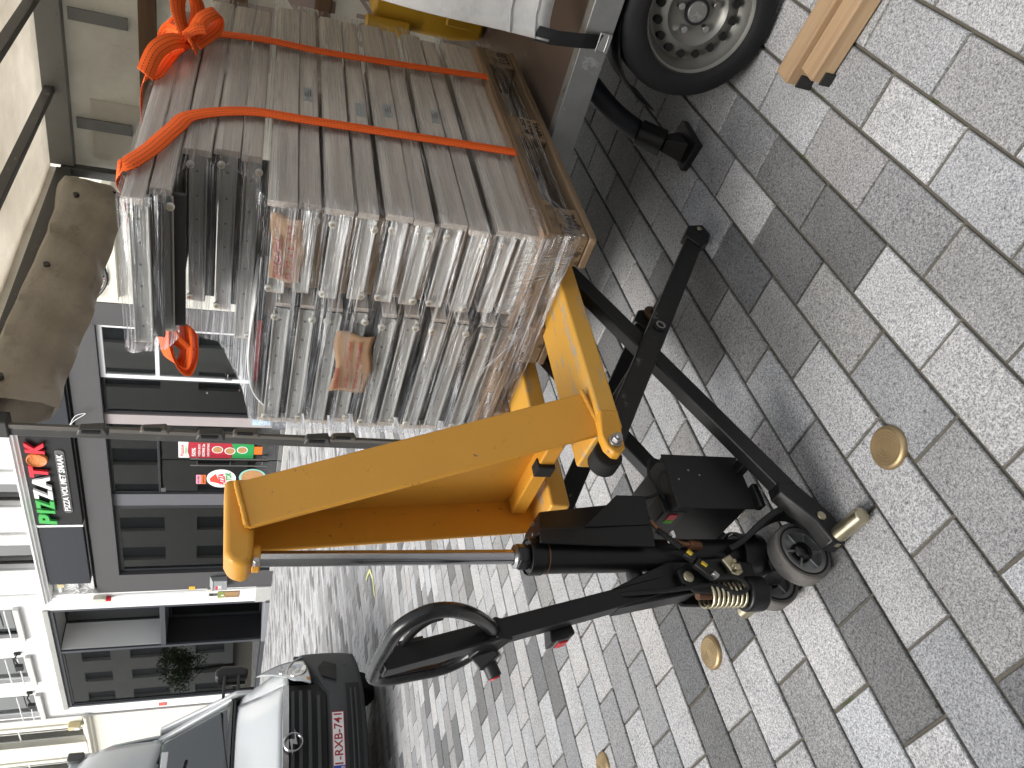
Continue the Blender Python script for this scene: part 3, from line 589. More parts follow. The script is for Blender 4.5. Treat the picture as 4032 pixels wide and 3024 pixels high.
m_ = MB(); wall(m_, -9.0, -6.9, 2.86, 3.0, .0, .95); m_.build('canopy_slab', mat('slate_frame', (.05, .055, .065)), wh_, .004)
window(wh_, -9.0, -6.9, 3.0, 5.66, DARKF, GLS, .06, .90, 'upper_window'); window(wh_, -9.0, -6.9, .12, 2.86, DARKF, GLS, .08, .90, 'glass_door')
m_ = MB(); wall(m_, -9.0, -6.80, -.1, .12, -.1, 1.0); m_.build('threshold', mat('blue_stone', (.20, .21, .225), .6, 0, .2, 12), wh_, .006)
for a, b in wins:
    window(wh_, a, b, 6.60, 8.6, WPAINT if a < -9 else DARKF, GLSD, .07, .12); MB().box(a - .1, b + .1, -.1, .12, 6.42, 6.56).build('sill', mat('pale_grey_paint', (.56, .56, .55)), wh_, .006)
    r2 = MB()
    for tt in (6.75, 7.05): r2.tube([(a - .05, -.08, tt), (b + .05, -.08, tt)], .018, 8)
    r2.build('guard_rail', WPAINT, wh_, 0, 40)
text('showroom', 'window_lettering', (-8.2, .89, 1.9), (1, 0, 0), (0, 0, 1), .7, .12, .003, WPAINT, wh_); text('interieur atelier', 'window_lettering', (-8.2, .89, 1.2), (1, 0, 0), (0, 0, 1), .8, .12, .003, WPAINT, wh_)
warm = mat('bulb_glow', (1, .8, .5), .5); bn = warm.node_tree.nodes['Principled BSDF']; bn.inputs['Emission Color'].default_value = (1, .75, .4, 1); bn.inputs['Emission Strength'].default_value = 6
for i, (a, b) in enumerate(((-7.9, 2.4), (-8.3, 2.3), (-8.15, 2.1), (-8.6, 2.0), (-7.5, 2.2), (-9.9, 1.9), (-10.15, 1.75))):
    bl = thing('pendant_bulb', ['warm pendant bulb topmost behind the glass door', 'warm pendant bulb upper left behind the glass door', 'warm pendant bulb in the middle behind the glass door', 'warm pendant bulb lowest left behind the glass door', 'warm pendant bulb rightmost behind the glass door', 'warm pendant bulb upper one in the display window', 'warm pendant bulb lower one in the display window'][i], 'lamp', FF, (a, 2.2, b), group='warm bulbs inside the white house')
    MB().lathe([(0, -.06), (.04, -.045), (.055, 0), (.03, .05), (0, .06)], (a, 2.2, b), (0, 0, 1), 12).build('bulb', warm, bl, 0, 60); MB().cyl((a, 2.2, b + .06), (a, 2.2, b + .9), .006, 6).build('cord', PLA, bl)
pc = thing('framed_picture', 'dark framed picture inside the tall display window', 'picture', FF, (-10.4, 1.6, 1.0)); frame_ring(MB(), -11.2, -9.7, 1.2, 2.9, .05, 1.6, 1.66).build('frame', PLA, pc); MB().box(-11.15, -9.75, 1.64, 1.66, 1.25, 2.85).build('canvas', mat('olive_canvas', (.16, .16, .09), .7, 0, .4, 4), pc)
for a, b, lab in ((-8.93, 6.72, 'black floodlight on the white wall nearest the shop sign'), (-11.29, 6.68, 'black floodlight on the white wall above the van')):
    fl_ = thing('floodlight', lab, 'floodlight', FF, (a, 0, b), group='floodlights on the white house'); MB().box(a - .12, a + .12, -.5, -.4, b - .22, b - .02).build('lamp_head', PLA, fl_, .012); MB().box(a - .1, a + .1, -.405, -.398, b - .2, b - .04).build('lens', STEEL, fl_)
    MB().tube([(a, -.4, b - .1), (a, -.2, b + .05), (a, 0, b + .02)], .025, 8).build('arm', PLA, fl_, 0, 40); MB().box(a - .06, a + .06, -.05, 0, b - .06, b + .1).build('wall_plate', PLA, fl_, .006)
small('hydrant_plate', 'white plate with red border low on the white wall by the van mirror', 'plate', [(-12.92, -12.72, -.015, 0, 2.9, 3.15)], flat('plate_red', (.6, .12, .1)))
gp = thing('gutter_pipe', 'grey cable pipe between the white house and the cream house', 'pipe', FF, (-13.05, 0, 0)); MB().tube([(-13.08, -.03, .0), (-13.08, -.03, 5.1), (-13.0, -.05, 5.3), (-13.06, -.03, 8)], .03, 8).build('pipe', mat('grey_pipe', (.42, .42, .42), .5), gp, 0, 40)

# ---- cream house behind the van
ch = thing('cream_house', 'cream house with classical mouldings behind the van', 'building', FF, (-17, 0, 0))
m_ = MB(); cw = [(-15.0, -13.85), (-17.6, -16.4), (-20.4, -19.2)]
wall(m_, -24, -13.06, -.3, 5.2, 0, .3); wall(m_, -24, -13.06, 5.2, 5.46, .02, .3); xs = [-24, -20.4, -19.2, -17.6, -16.4, -15.0, -13.85, -13.06]
for a, b in zip(xs[::2], xs[1::2]): wall(m_, a, b, 5.46, 8.6, 0, .3)
wall(m_, -24, -13.06, 8.6, 12, 0, .3); m_.build('wall', CREAM, ch)
MB().prism([(0, 5.16), (-.08, 5.2), (-.08, 5.26), (-.16, 5.30), (-.16, 5.36), (0, 5.42)], (-24, 0, 0), (0, 1, 0), (0, 0, 1), (10.94, 0, 0)).build('string_course', CREAM, ch, .004)
for a, b in cw:
    window(ch, a, b, 5.48, 8.6, mat('pale_frame', (.6, .6, .57), .5), GLSD, .06, .16, 'window', [('h', 7.4), ('v', (a + b) / 2)]); f = MB(); f.box(a - .22, a, -.05, .03, 5.46, 8.8); f.box(b, b + .22, -.05, .03, 5.46, 8.8); f.build('window_surround', CREAM, ch, .01)
window(ch, -17.4, -15.9, .1, 3.0, PLA, GLSD, .08, -.02, 'shop_window')
sl = thing('wall_lantern', 'aged cream lantern box under the string course', 'lamp', FF, (-13.6, -.1, 5.5)); MB().box(-13.75, -13.5, -.2, 0, 5.5, 5.85).build('box', mat('aged_yellow', (.55, .48, .28)), sl, .02); MB().box(-13.7, -13.55, -.22, -.2, 5.52, 5.66).build('lens', WPAINT, sl)
ir = thing('wrought_iron_curl', 'curled wrought iron ornament on the cream wall above the van', 'ornament', FF, (-15.9, -.1, 3.6)); MB().tube(smoothpath([(-15.9, -.06, 3.6), (-15.7, -.1, 3.78), (-15.85, -.1, 3.9), (-16.0, -.1, 3.75), (-15.8, -.1, 3.55), (-15.6, -.1, 3.62)], 6), .02, 8).build('curl', PLA, ir, 0, 40)

# ---- cream neighbour at the right end, seen between tarp and load
nb = thing('cream_neighbour', 'cream house with cable strewn window seen under the rolled tarp', 'building', FF, (7, 0, 0))
m_ = MB(); wall(m_, 3.95, 12, -.3, 3.45); wall(m_, 3.95, 4.35, 3.45, 5.4); wall(m_, 6.4, 12, 3.45, 5.4); wall(m_, 3.95, 12, 5.4, 12); m_.build('wall', CREAM, nb)
window(nb, 4.35, 6.4, 3.62, 5.4, mat('pale_frame', (.6, .6, .57)), GLSD, .08, .1); MB().box(4.1, 6.6, -.15, .1, 3.45, 3.6).build('sill', CREAM, nb, .01)
wk_ = thing('window_cables', 'black and red cables hanging across the cream house window', 'cables', FF, (5, -.1, 3.6))
a_ = MB(); a_.tube(smoothpath([(4.05, -.12, 3.9), (4.6, -.16, 3.62), (5.4, -.16, 3.75), (6.3, -.15, 3.66)], 6), .03, 8); a_.build('black_cable', PLA, wk_, 0, 40)
for i in range(5): MB().tube([(4.5 + i * .3, -.02, 3.65), (4.5 + i * .33, -.02, 4.6)], .008, 6).build('red_wire', flat('wire_red', (.4, .03, .04)), wk_)

# ---- pale house across the street, seen only mirrored in the shop glass
op = thing('opposite_house', 'pale plaster house front mirrored in the shop windows', 'building', FF, (-4, -21, 0))
m_ = MB(); ow = [(-78 + i * 3.3, -76.5 + i * 3.3) for i in range(28)]; xs = [-82] + [e for a, b in ow for e in (a, b)] + [24]
for z0, z1 in ((1.0, 3.2), (5.2, 8.0), (9.4, 11.4)):
    for a, b in zip(xs[::2], xs[1::2]): m_.box(a, b, -21.4, -21, z0, z1)
for z0, z1 in ((-1.5, 1.0), (3.2, 5.2), (8.0, 9.4), (11.4, 12.6)): m_.box(-82, 24, -21.4, -21, z0, z1)
m_.build('wall', mat('opposite_plaster', (.55, .54, .51), .9, 0, .12, 2), op)
for a, b in ow:
    for z0, z1 in ((1.0, 3.2), (5.2, 8.0), (9.4, 11.4)): MB().box(a, b, -21.35, -21.25, z0, z1).build('window', GLSD if False else mat('opposite_pane', (.16, .17, .18), .3), op)

tt_ = thing('street_tree', 'leafy street tree mirrored in the tall display window', 'tree', FF, (-43, -17, -.2))
trk = MB(); trk.tube(smoothpath([(-43, -17, -.3), (-42.95, -17, 1.2), (-43.05, -16.95, 2.6), (-43, -17, 4.6)], 4), [.13, .12, .12, .11, .11, .1, .1, .09, .08, .07, .06, .05, .04], 10)
for _ in range(9):
    a = random.uniform(0, 6.3); z_ = random.uniform(2.2, 4.2); trk.tube([(-43, -17, z_), (-43 + 1.1 * math.cos(a), -17 + 1.1 * math.sin(a), z_ + .9)], [.04, .015], 6)
trk.build('trunk', mat('bark', (.07, .06, .05), .9), tt_, 0, 40)
cr_ = MB()
for _ in range(26):
    c = Vector((-43, -17, 4.2)) + Vector([random.gauss(0, 1) for _ in range(3)]).normalized() * random.uniform(.6, 1.7); leaves(cr_, tuple((x - .5, x + .5) for x in c), 110, .12)
tag(cr_.build('crown', mat('tree_leaf', (.05, .085, .025), .6, 0, .4, 2), tt_), kind='stuff')
# ================================================================ TRAILER (frame: x into the trailer, y along its open side away to the left, z up)
FT = frame_z(1.136, 2.08, 49.5)
tr = thing('trailer', 'curtain sided box trailer with galvanised frame and open side', 'trailer', FT, (1, 0, 0))
YE, YB, XW = 1.92, -3.4, 2.04
b_ = MB(); b_.prism([(0, .53), (.05, .53), (.05, .537), (.006, .537), (.006, .612), (.05, .612), (.05, .62), (0, .62)], (0, YB, 0), (1, 0, 0), (0, 0, 1), (0, YE - YB, 0)); b_.build('side_beam', GALV, tr, .002)
MB().box(.06, XW, YE - .06, YE, .53, .618).build('end_beam', GALV, tr, .003)
MB().box(XW, XW + .05, YB, YE, .53, .62).build('side_beam', GALV, tr, .003)
MB().box(.035, XW, YB, YE - .06, .600, .6165).build('bed', PLY, tr)
for i in range(7): MB().box(.06, XW, YB + .3 + i * .75, YB + .36 + i * .75, .50, .598).build('cross_member', GALV, tr)
for i in range(6): MB().cyl((.02, -1.6 + i * .62, .617), (.02, -1.6 + i * .62, .622), .008, 10).build('screw', STEEL, tr)
MB().box(-.012, .0, YB, YE, .60, .613).build('edge_trim', ALU, tr, .002) if False else None
# corner post with latch pockets
MB().box(.0, .025, YE - .030, YE + .008, .62, 2.37).build('corner_post', DKALU, tr, .003)
MB().box(-.004, .012, YE - .052, YE - .032, .62, 2.37).build('post_channel', mat('dull_bronze_alu', (.15, .14, .125), .5, .3, .2, 10), tr, .003)
for z0, dx, mm in ((1.997, -.03, DKALU), (1.785, -.004, MATS['dull_bronze_alu']), (1.577, -.03, DKALU), (1.443, -.004, MATS['dull_bronze_alu']), (1.161, -.03, DKALU), (1.05, -.004, MATS['dull_bronze_alu'])):
    p_ = MB(); y1 = YE - .050; p_.prism([(0, 0), (-.042 if dx < -.01 else -.026, .014), (-.03 if dx < -.01 else -.016, .10), (0, .11)], (dx - .012, y1, z0), (0, 1, 0), (0, 0, 1), (.035, 0, 0)); po_ = p_.build('latch_pocket', mm, tr, .004)
    MB().box(dx - .016, dx - .011, y1 - .03, y1 - .016, z0 + .03, z0 + .09).build('slot', PLA, po_)
MB().box(-.01, .05, YE - .07, YE + .015, 2.34, 2.43).build('post_cap', DKALU, tr, .006)
# roof frame
MB().box(0, .06, YB, YE, 2.43, 2.52).build('side_rail', GALV, tr, .004)
b_ = MB(); b_.bar((.03, YE - .03, 2.45), (2.0, YE - .03, 2.54), .05, .07); b_.build('end_rail', DKALU, tr, .004)
MB().box(XW - .02, XW + .04, YB, YE - .055, 2.492, 2.61).build('far_rail', mat('grey_alu', (.20, .20, .195), .5, .5, .2, 6, ((.08, .08, .08), 8, .62)), tr, .004)
MB().box(XW - .03, XW + .03, YE - .05, YE, .62, 2.56).build('far_post', DKALU, tr, .004)
b_ = MB()
for yy in (1.44, .95): MB().bar((.05, yy, 2.50), (XW, yy, 2.575), .035, .045).build('roof_bow', DKALU, tr, .003)
rf = MB(); rf.grid(lambda u, v: (u * 2.12 - .02, YB + v * (YE + .04 - YB), 2.545 + .085 * u + .012 * math.sin(v * 41) * math.sin(u * 3.1)), 14, 46); rf.build('roof_tarp', ROOFT, tr, 0, 60, .004)
MB().grid(lambda u, v: (u * 2.1, YE + .012 + .006 * math.sin(u * 17), 2.40 + v * .21 + .075 * u), 30, 3).build('end_flap', ROOFT, tr, 0, 60, .004)
fw_ = MB(); fw_.grid(lambda u, v: (XW + .055 + .006 * math.sin(u * 23 + v * 5) + .004 * math.sin(v * 31), YB + u * (YE - YB), .55 + v * 2.02), 60, 24); fw_.build('far_tarp', WALLT, tr, 0, 60, .004)
for z0, h_ in ((2.106, .085), (1.678, .085), (1.265, .085)): MB().box(XW - .005, XW + .02, YB, YE - .06, z0 - h_ / 2, z0 + h_ / 2).build('lath', LATH, tr, .003)
for yy, z0 in ((1.05, 2.40), (1.62, 2.40)): MB().box(XW + .02, XW + .034, yy - .03, yy + .03, 2.20, 2.47).build('duct_tape', mat('grey_tape', (.16, .165, .17), .45), tr)
MB().box(XW + .036, XW + .041, 1.48, YE - .1, 2.12, 2.40).build('tarp_patch', WALLT, tr)
# lettering on the outside of the far tarp shows through, mirrored
prt = mat('show_through_print', (.36, .30, .29), .7, 0, .1)
for s_, y0, z0, w_, h_ in (('E', 1.16, 1.50, -.34, .30), ('N', 1.02, 1.20, -.30, .24), ('NO', .92, .98, -.26, .11)):
    text(s_, 'mirrored_print', (XW + .035, y0 + w_, z0), (0, 1, 0), (0, 0, 1), -w_, h_, .003, prt, tr, 0, .02)
# rolled end curtain
rl = MB(); sec = [(.0, 2.50), (-.05, 2.47), (-.06, 2.36), (-.045, 2.24), (.0, 2.195), (.05, 2.22), (.06, 2.34), (.05, 2.48)]
def rollp(u, v):
    k = v * (len(sec)); i = int(k) % len(sec); f = k - int(k); a, b = sec[i], sec[(i + 1) % len(sec)]; x = .07 + u * 1.72
    w = .014 * math.sin(x * 9 + v * 9) + .010 * math.sin(x * 23 + v * 17) ; sag = .03 * math.sin(u * math.pi) - .05 * (u > .86) * (u - .86) / .14
    return (x, YE - .06 + (a[0] + (b[0] - a[0]) * f) * (1 + w * 8) + w, a[1] + (b[1] - a[1]) * f - sag * .6 + w * .6)
rl.grid(rollp, 60, 24); rlo = rl.build('rolled_tarp', ROLLT, tr, 0, 60)
for x_ in (.18, .95, 1.6): MB().cyl((x_, YE - .135, 2.40), (x_, YE - .10, 2.40), .014, 14).build('eyelet', DKALU, rlo)
rk = MB(); rk.tube(smoothpath([(1.80, YE - .05, 2.46), (1.72, YE - .09, 2.2), (1.5, YE - .07, 2.17)], 6), .006, 6); rk.build('edge_cord', PLA, rlo, 0, 40)
# near curtain, its hem and tie strap
cu_ = MB()
def curp(u, v):
    y = .115 - u * 2.2; z = .735 + v * 1.66 - .015 * u; return (-.035 + .028 * math.sin(u * 60 + v * 2.2) * (.35 + .65 * v) + .015 * math.sin(u * 23 - v * 7) + .01 * math.sin(v * 19 + u * 9), y - .03 * v * math.sin(v * 5), z + .012 * math.sin(u * 31))
cu_.grid(curp, 80, 40); cuo = cu_.build('side_curtain', CURT, tr, 0, 70, .004)
for vv in (.028, .075):
    se = MB(); se.tube([Vector(curp(u / 40, vv)) + Vector((-.004, 0, 0)) for u in range(41)], .0022, 5); se.build('hem_stitch', mat('grey_seam', (.36, .36, .38), .8), cuo)
ribbon('tie_strap', [(-.03, .10, .78), (-.034, .10, .72), (-.022, .095, .64), (-.012, .088, .57)], [(0, 1, .25)] * 4, .045, mat('black_webbing', (.008, .008, .009), .9, 0, .1, 40, None, .3, 300), cuo, .003)
bk = MB(); bk.tube([(-.016, .06, .575), (-.016, .115, .575), (-.012, .115, .545), (-.012, .06, .545)], .003, 6, True); bk.box(-.012, -.002, .06, .118, .535, .57); bk.build('buckle', STEEL, tr, .002)
# wheel
WC, WZ = -.05, .2615
def disc_wheel(parent):
    o_ = (.012, WC, WZ)
    MB().lathe([(.176, .0), (.186, -.010), (.205, -.014), (.238, -.008), (.252, .006), (.2605, .03), (.2605, .13), (.252, .15), (.23, .165), (.18, .165)], o_, (1, 0, 0), 64).build('tyre', TYRE, wl, 0, 35)
    rim = MB().lathe([(.178, -.005), (.184, .003), (.175, .008), (.169, .012), (.165, .036), (.148, .056), (.138, .054), (.120, .040), (.100, .032), (.090, .044), (.078, .052), (.042, .052), (.0, .052)], o_, (1, 0, 0), 64).build('rim', mat('silver_wheel', (.20, .197, .18), .42, .5, .2, 8), wl, 0, 40)
    MB().cyl((.05, WC, WZ), (.058, WC, WZ), .041, 28).build('hub_ring', PLA, rim); MB().lathe([(0, -.006), (.030, -.004), (.036, .004), (.036, .02)], (.05, WC, WZ), (1, 0, 0), 28).build('hub_cap', GALV, rim, 0, 40)
    def at_(r, a, x): return (x, WC + r * math.cos(a), WZ + r * math.sin(a))
    for i in range(5):
        a = 2 * math.pi * i / 5 + .4; MB().cyl(at_(.062, a, .040), at_(.062, a, .070), .0115, 6).build('wheel_bolt', STEEL, rim, .001)
    for i in range(16):
        a = 2 * math.pi * i / 16; MB().cyl(at_(.129, a, .045), at_(.129, a, .070), .0125, 14).build('vent_hole', mat('hole_black', (.004, .004, .004), .9), rim)
    MB().cyl(at_(.14, 3.9, .02), at_(.13, 3.9, .045), .006, 8).build('valve', RUB, rim)
wl = MB().cyl((.10, WC, WZ), (.5, WC, WZ), .03, 16).build('wheel', PLA, tr); disc_wheel(wl)
mg = MB(); mg.grid(lambda u, v: (.03 + v * .19, WC + .32 * math.cos(R(8 + u * 164)), .25 + .33 * math.sin(R(8 + u * 164)) * .8), 20, 2); mg.build('mudguard', PLA, tr, 0, 50, .004)
MB().cyl((.2, WC, WZ), (1.9, WC, WZ), .04, 16).build('axle', PLA, tr)
# dark corner steady under the bed
stl = MB(); stl.tube(smoothpath([(.42, .22, .56), (.36, .30, .44), (.31, .39, .30), (.29, .44, .17), (.24, .445, .10)], 6), .038, 14); sto = stl.build('support_leg', mat('dark_blue_paint', (.012, .015, .022), .5), tr, 0, 50)
MB().cyl((.285, .44, .18), (.235, .446, .09), .05, 18).build('collar', PLA, sto, .003); ft_ = MB(); ft_.prism([(-.09, -.05), (.08, -.07), (.11, .04), (-.06, .07)], (.2, .43, .0), (1, 0, 0), (0, 1, 0), (0, 0, .03)); ft_.hexa([(.16, .40, .03), (.26, .40, .03), (.26, .48, .03), (.16, .48, .03), (.21, .42, .10), (.26, .42, .10), (.26, .47, .10), (.21, .47, .10)]); ft_.build('foot_plate', PLA, sto, .004)

# yellow machine housing on the bed behind the load
ym = thing('yellow_machine_housing', 'yellow steel machine housing standing on the trailer bed behind the load', 'machine', FT, (1.4, .3, .617))
YM = mat('dull_yellow_paint', (.42, .235, .012), .45, 0, .12, 5, ((.12, .08, .04), 24, .70), .12, 60)
MB().prism([(-.55, .617), (.50, .617), (.53, .75), (.53, 1.02), (.49, 1.12), (-.55, 1.12)], (1.18, 0, 0), (0, 1, 0), (0, 0, 1), (.62, 0, 0)).build('body', YM, ym, .025, None, 0, 4)
MB().box(1.15, 1.18, -.5, .46, .64, .80).build('skirt', YM, ym, .006); MB().cyl((1.16, .52, .95), (1.16, .52, 1.14), .035, 18).build('rolled_edge', YM, ym, .008)
lbm = MB().box(1.166, 1.181, -.15, .36, .93, .985).build('label_plate', flat('label_olive', (.30, .33, .06), .5), ym); MB().box(1.164, 1.167, .24, .36, .935, .98).build('label_mark', PLA, lbm)
MB().tube(smoothpath([(1.3, .38, 1.10), (1.28, .30, 1.2), (1.3, .15, 1.22), (1.3, .02, 1.10)], 6), .016, 8).build('handle', PLA, ym, 0, 40)

# two timbers on the paving in front of the wheel
tdir = math.degrees(math.atan2(-.20, .16)) 
for (tx, ty_), z0, lab, hh in (((.965, 1.885), .0, 'upper of the two raw timbers with black rubber pads by the trailer wheel', .075), ((.945, 1.80), .0, 'lower darker timber lying beside the first by the trailer wheel', .055)):
    tb = thing('timber', lab, 'timber', frame_z(tx, ty_, -49), group='timbers lying by the trailer wheel')
    MB().box(0, 1.3, -.036, .036, z0 + .006, hh + .012).build('beam', TIMB, tb, .006)
    MB().box(-.003, .035, -.041, -.0355, z0 + .0, hh * .7).build('rubber_pad', RUB, tb, .003); MB().box(-.003, .035, .0355, .041, z0 + .0, hh * .8).build('rubber_pad', RUB, tb, .003)

# ================================================================ PALLET AND LOAD (frame: x along the long side into the trailer, y to the far left, z up)
FP = frame_z(.404, 1.866, 45.8); PZ = .65
pl = thing('euro_pallet', 'worn wooden euro pallet carrying the wrapped drawers', 'pallet', FP, (.6, .4, PZ))
for y0, y1 in ((0, .1), (.3275, .4725), (.7, .8)): MB().box(0, 1.2, y0, y1, PZ, PZ + .022).build('bottom_board', PWOOD, pl, .004)
def chip(mb, n=26): return mb
for x0, x1 in ((0, .145), (.5275, .6725), (1.055, 1.2)):
    for y0, y1 in ((.002, .1), (.3275, .4725), (.7, .798)): MB().box(x0 + .003, x1 - .003, y0, y1, PZ + .022, PZ + .100).build('block', ENDG, pl, .006)
    MB().box(x0, x1, .0, .8, PZ + .100, PZ + .122).build('cross_board', PWOODY, pl, .004)
for y0, y1 in ((0, .145), (.1875, .2875), (.3275, .4725), (.5125, .6125), (.655, .8)): MB().box(0, 1.2, y0, y1, PZ + .122, PZ + .144).build('deck_board', PWOOD, pl, .003)
BURN = mat('burnt_stamp', (.03, .018, .01), .9)
text('EPAL', 'stamp', (.035, -.001, PZ + .045), (1, 0, 0), (0, 0, 1), .075, .028, .002, BURN, pl); text('EUR', 'stamp', (1.08, -.001, PZ + .04), (1, 0, 0), (0, 0, 1), .09, .04, .002, BURN, pl)
for i, s_ in enumerate(('BE - 013', '421-2', 'EPAL')): text(s_, 'stamp', (.555, -.001, PZ + .078 - i * .022), (1, 0, 0), (0, 0, 1), .09, .014, .002, BURN, pl)
# brown cardboard sheet between pallet and drawers
tag(MB().box(.0, 1.22, .01, .79, PZ + .145, PZ + .152).build('cardboard_sheet', CARD), 'brown cardboard sheet between pallet deck and the lowest drawers', 'cardboard').matrix_world = FP

SIDE = mat('grey_drawer_side', (.50, .505, .49), .4, .25, .1, 12)
SIDE2 = mat('dull_drawer_side', (.36, .36, .34), .45, .25, .12, 12)
DKP = mat('dark_drawer_bottom', (.045, .043, .04), .7, 0, .3, 8)
def drawer(label, x0, x1, y0, y1, zt, hgt, flip, group, cat='drawer', brown=True, front='near', offx=0.):
    """shallow drawer: oak front along x, metal side at the near end with nylon rollers, bottom panel"""
    t = thing('drawer', label, cat, FP, ((x0 + x1) / 2, (y0 + y1) / 2, zt - hgt), group)
    yf = (y0, y0 + .019) if front == 'near' else (y1 - .019, y1); sg_ = 1 if front == 'near' else -1
    yo = y0 if front == 'near' else y1
    if not flip: prof = [(0, zt - hgt), (0, zt - .019), (.0075 * sg_, zt - .017), (.0075 * sg_, zt), (.019 * sg_, zt), (.019 * sg_, zt - hgt)]
    else: prof = [(.003 * sg_, zt - hgt), (0, zt - hgt + .003), (0, zt - .004), (.003 * sg_, zt), (.019 * sg_, zt), (.019 * sg_, zt - hgt)]
    MB().prism(prof, (x0, yo, 0), (0, 1, 0), (0, 0, 1), (x1 - x0, 0, 0)).build('front_board', OAK, t, .0015)
    if not flip: MB().box(x0 + .001, x1 - .001, min(yo + .0015 * sg_, yo + .0074 * sg_), max(yo + .0015 * sg_, yo + .0074 * sg_), zt - .0185, zt - .004).build('edge_strip', OAKL, t, .001)
    ya, yb = (y0 + .019, y1 - .012) if front == 'near' else (y0 + .012, y1 - .019)
    zb = zt - .058 if not flip else zt - .050; hs = .043
    xs_ = x0 + .006 + offx; prf = [(.0, zb), (-.010, zb), (-.010, zb + .004), (-.003, zb + .007), (-.003, zb + hs - .008), (-.012, zb + hs - .004), (-.012, zb + hs), (.0, zb + hs)]
    sm = SIDE if brown else SIDE2
    MB().prism(prf, (xs_, ya, 0), (1, 0, 0), (0, 0, 1), (0, yb - ya, 0)).build('side_runner', sm, t, .0012)
    rv = MB() if not brown else None
    for k in range(6 if rv else 0): rv.cyl((xs_ - .0045, ya + (k + .6) * (yb - ya) / 6.4, zb + hs * .55), (xs_ - .002, ya + (k + .6) * (yb - ya) / 6.4, zb + hs * .55), .0032, 8)
    if rv: rv.build('rivets', mat('rivet_grey', (.14, .14, .14), .5, .4), t)['kind'] = 'stuff'
    for yy in ((ya + .02, yb - .018) if (sum(map(ord, label)) % 3) else (ya + .02,)):
        zr = zb + (hs - .004 if not flip else .006)
        w_ = MB().cyl((xs_ - .020, yy, zr), (xs_ - .011, yy, zr), .0100, 18).build('roller', NYL, t, .002); MB().cyl((xs_ - .0215, yy, zr), (xs_ - .020, yy, zr), .0055, 10).build('rivet_head', ZINC, w_)
    MB().box(x0 + .018, x0 + .030, ya + .004, yb - .004, zb - .024, zb + .004).build('side_board', BROWNB if brown else DKP, t)
    MB().box(x0 + .02, x1 - .02, ya, yb, zb + .012, zb + .022).build('bottom_panel', BROWNB if brown else DKP, t)
    MB().box(x0 + .01, x1 - .01, *((y1 - .012, y1) if front == 'near' else (y0, y0 + .012)), zb, zb + hs - .004).build('back_board', OAK, t)
    return t
ordn = ['lowest', 'second lowest', 'third lowest', 'fourth lowest', 'fifth lowest', 'fifth highest', 'fourth highest', 'third highest', 'second highest', 'topmost']
A_t = [.921, 1.071, 1.214, 1.362, 1.498]; B_t = [.854, .996, 1.142, 1.284, 1.426]
near = []
for k in range(5):
    near.append((B_t[k], .053, True)); near.append((A_t[k], .069, False))
dr_ = []
for i, (zt, hg, fl2) in enumerate(near):
    j = random.uniform(-.008, .008)
    dr_.append(drawer('oak fronted drawer, %s of the ten in the near stack' % ordn[i], .022 + j, 1.235 + j, .03 + (.004 if fl2 else 0), .318, zt, hg, fl2, 'drawers of the near stack'))
for i, (zt, hg, fl2) in enumerate(near):
    j = random.uniform(-.008, .012)
    drawer('grey sided drawer, %s of the ten in the far stack' % ordn[i], .0 + j, 1.20 + j, .335, .795, zt - .022, hg, fl2, 'drawers of the far stack', brown=False, front='far')
# loose pile on top
for i, (zt, hg, fl2, x0, y1) in enumerate(((1.566, .050, True, .205, .66), (1.632, .062, False, .215, .56), (1.702, .066, False, .195, .52))):
    drawer('wrapped drawer of the set back upper pile, %s of its three' % ('lowest', 'middle', 'highest')[i], x0, 1.16, .03, y1, zt, hg, fl2, 'drawers of the upper pile', brown=False)
for i, (zt, hg, fl2, x0) in enumerate(((1.752, .046, True, .0), (1.804, .048, False, -.05))):
    drawer('long drawer jutting out on top of the load, %s of the two' % ('lower', 'upper')[i], x0, 1.02, .03, .47, zt, hg, fl2, 'drawers on top of the load', brown=False)
# stickers on the fronts
lbm_ = mat('silver_label', (.38, .41, .43), .35, .3, .05)
for (xa, xb, z0, z1), own in zip(((.567, .651, 1.388, 1.416), (.532, .615, 1.237, 1.266), (.551, .63, 1.154, 1.184), (.572, .654, 1.006, 1.033)), (8, 6, 5, 3)):
    yk = .028 if near[own][2] is False else .0325
    lo_ = MB().box(xa, xb, yk, yk + .0016, z0, z1).build('label_sticker', lbm_, dr_[own])
    if own != 6:
        for k in range(3): MB().box(xa + .03, xb - .012 - .01 * k, yk - .0008, yk, z0 + .006 + .007 * k, z0 + .0085 + .007 * k).build('print_line', PLA, lo_)
# curled white panel and red tray squeezed in under the upper pile
cw_ = thing('curled_panel', 'white curled panel over a red tray under the upper pile', 'panel', FP, (.25, .5, 1.47))
ribbon('white_sheet', smoothpath([(.22, .34, 1.507), (.22, .48, 1.515), (.22, .60, 1.512), (.22, .69, 1.495), (.22, .75, 1.455), (.22, .765, 1.40)], 6), [(1, 0, 0)] * 31, .40, mat('gloss_white', (.75, .75, .74), .15, 0, .03), cw_, .006)
MB().box(.03, .4, .42, .66, 1.482, 1.502).build('red_tray', mat('gloss_red', (.30, .012, .012), .25), cw_, .006); MB().box(.02, .4, .20, .415, 1.482, 1.506).build('black_tray', mat('gloss_black', (.012, .012, .014), .2), cw_, .006)
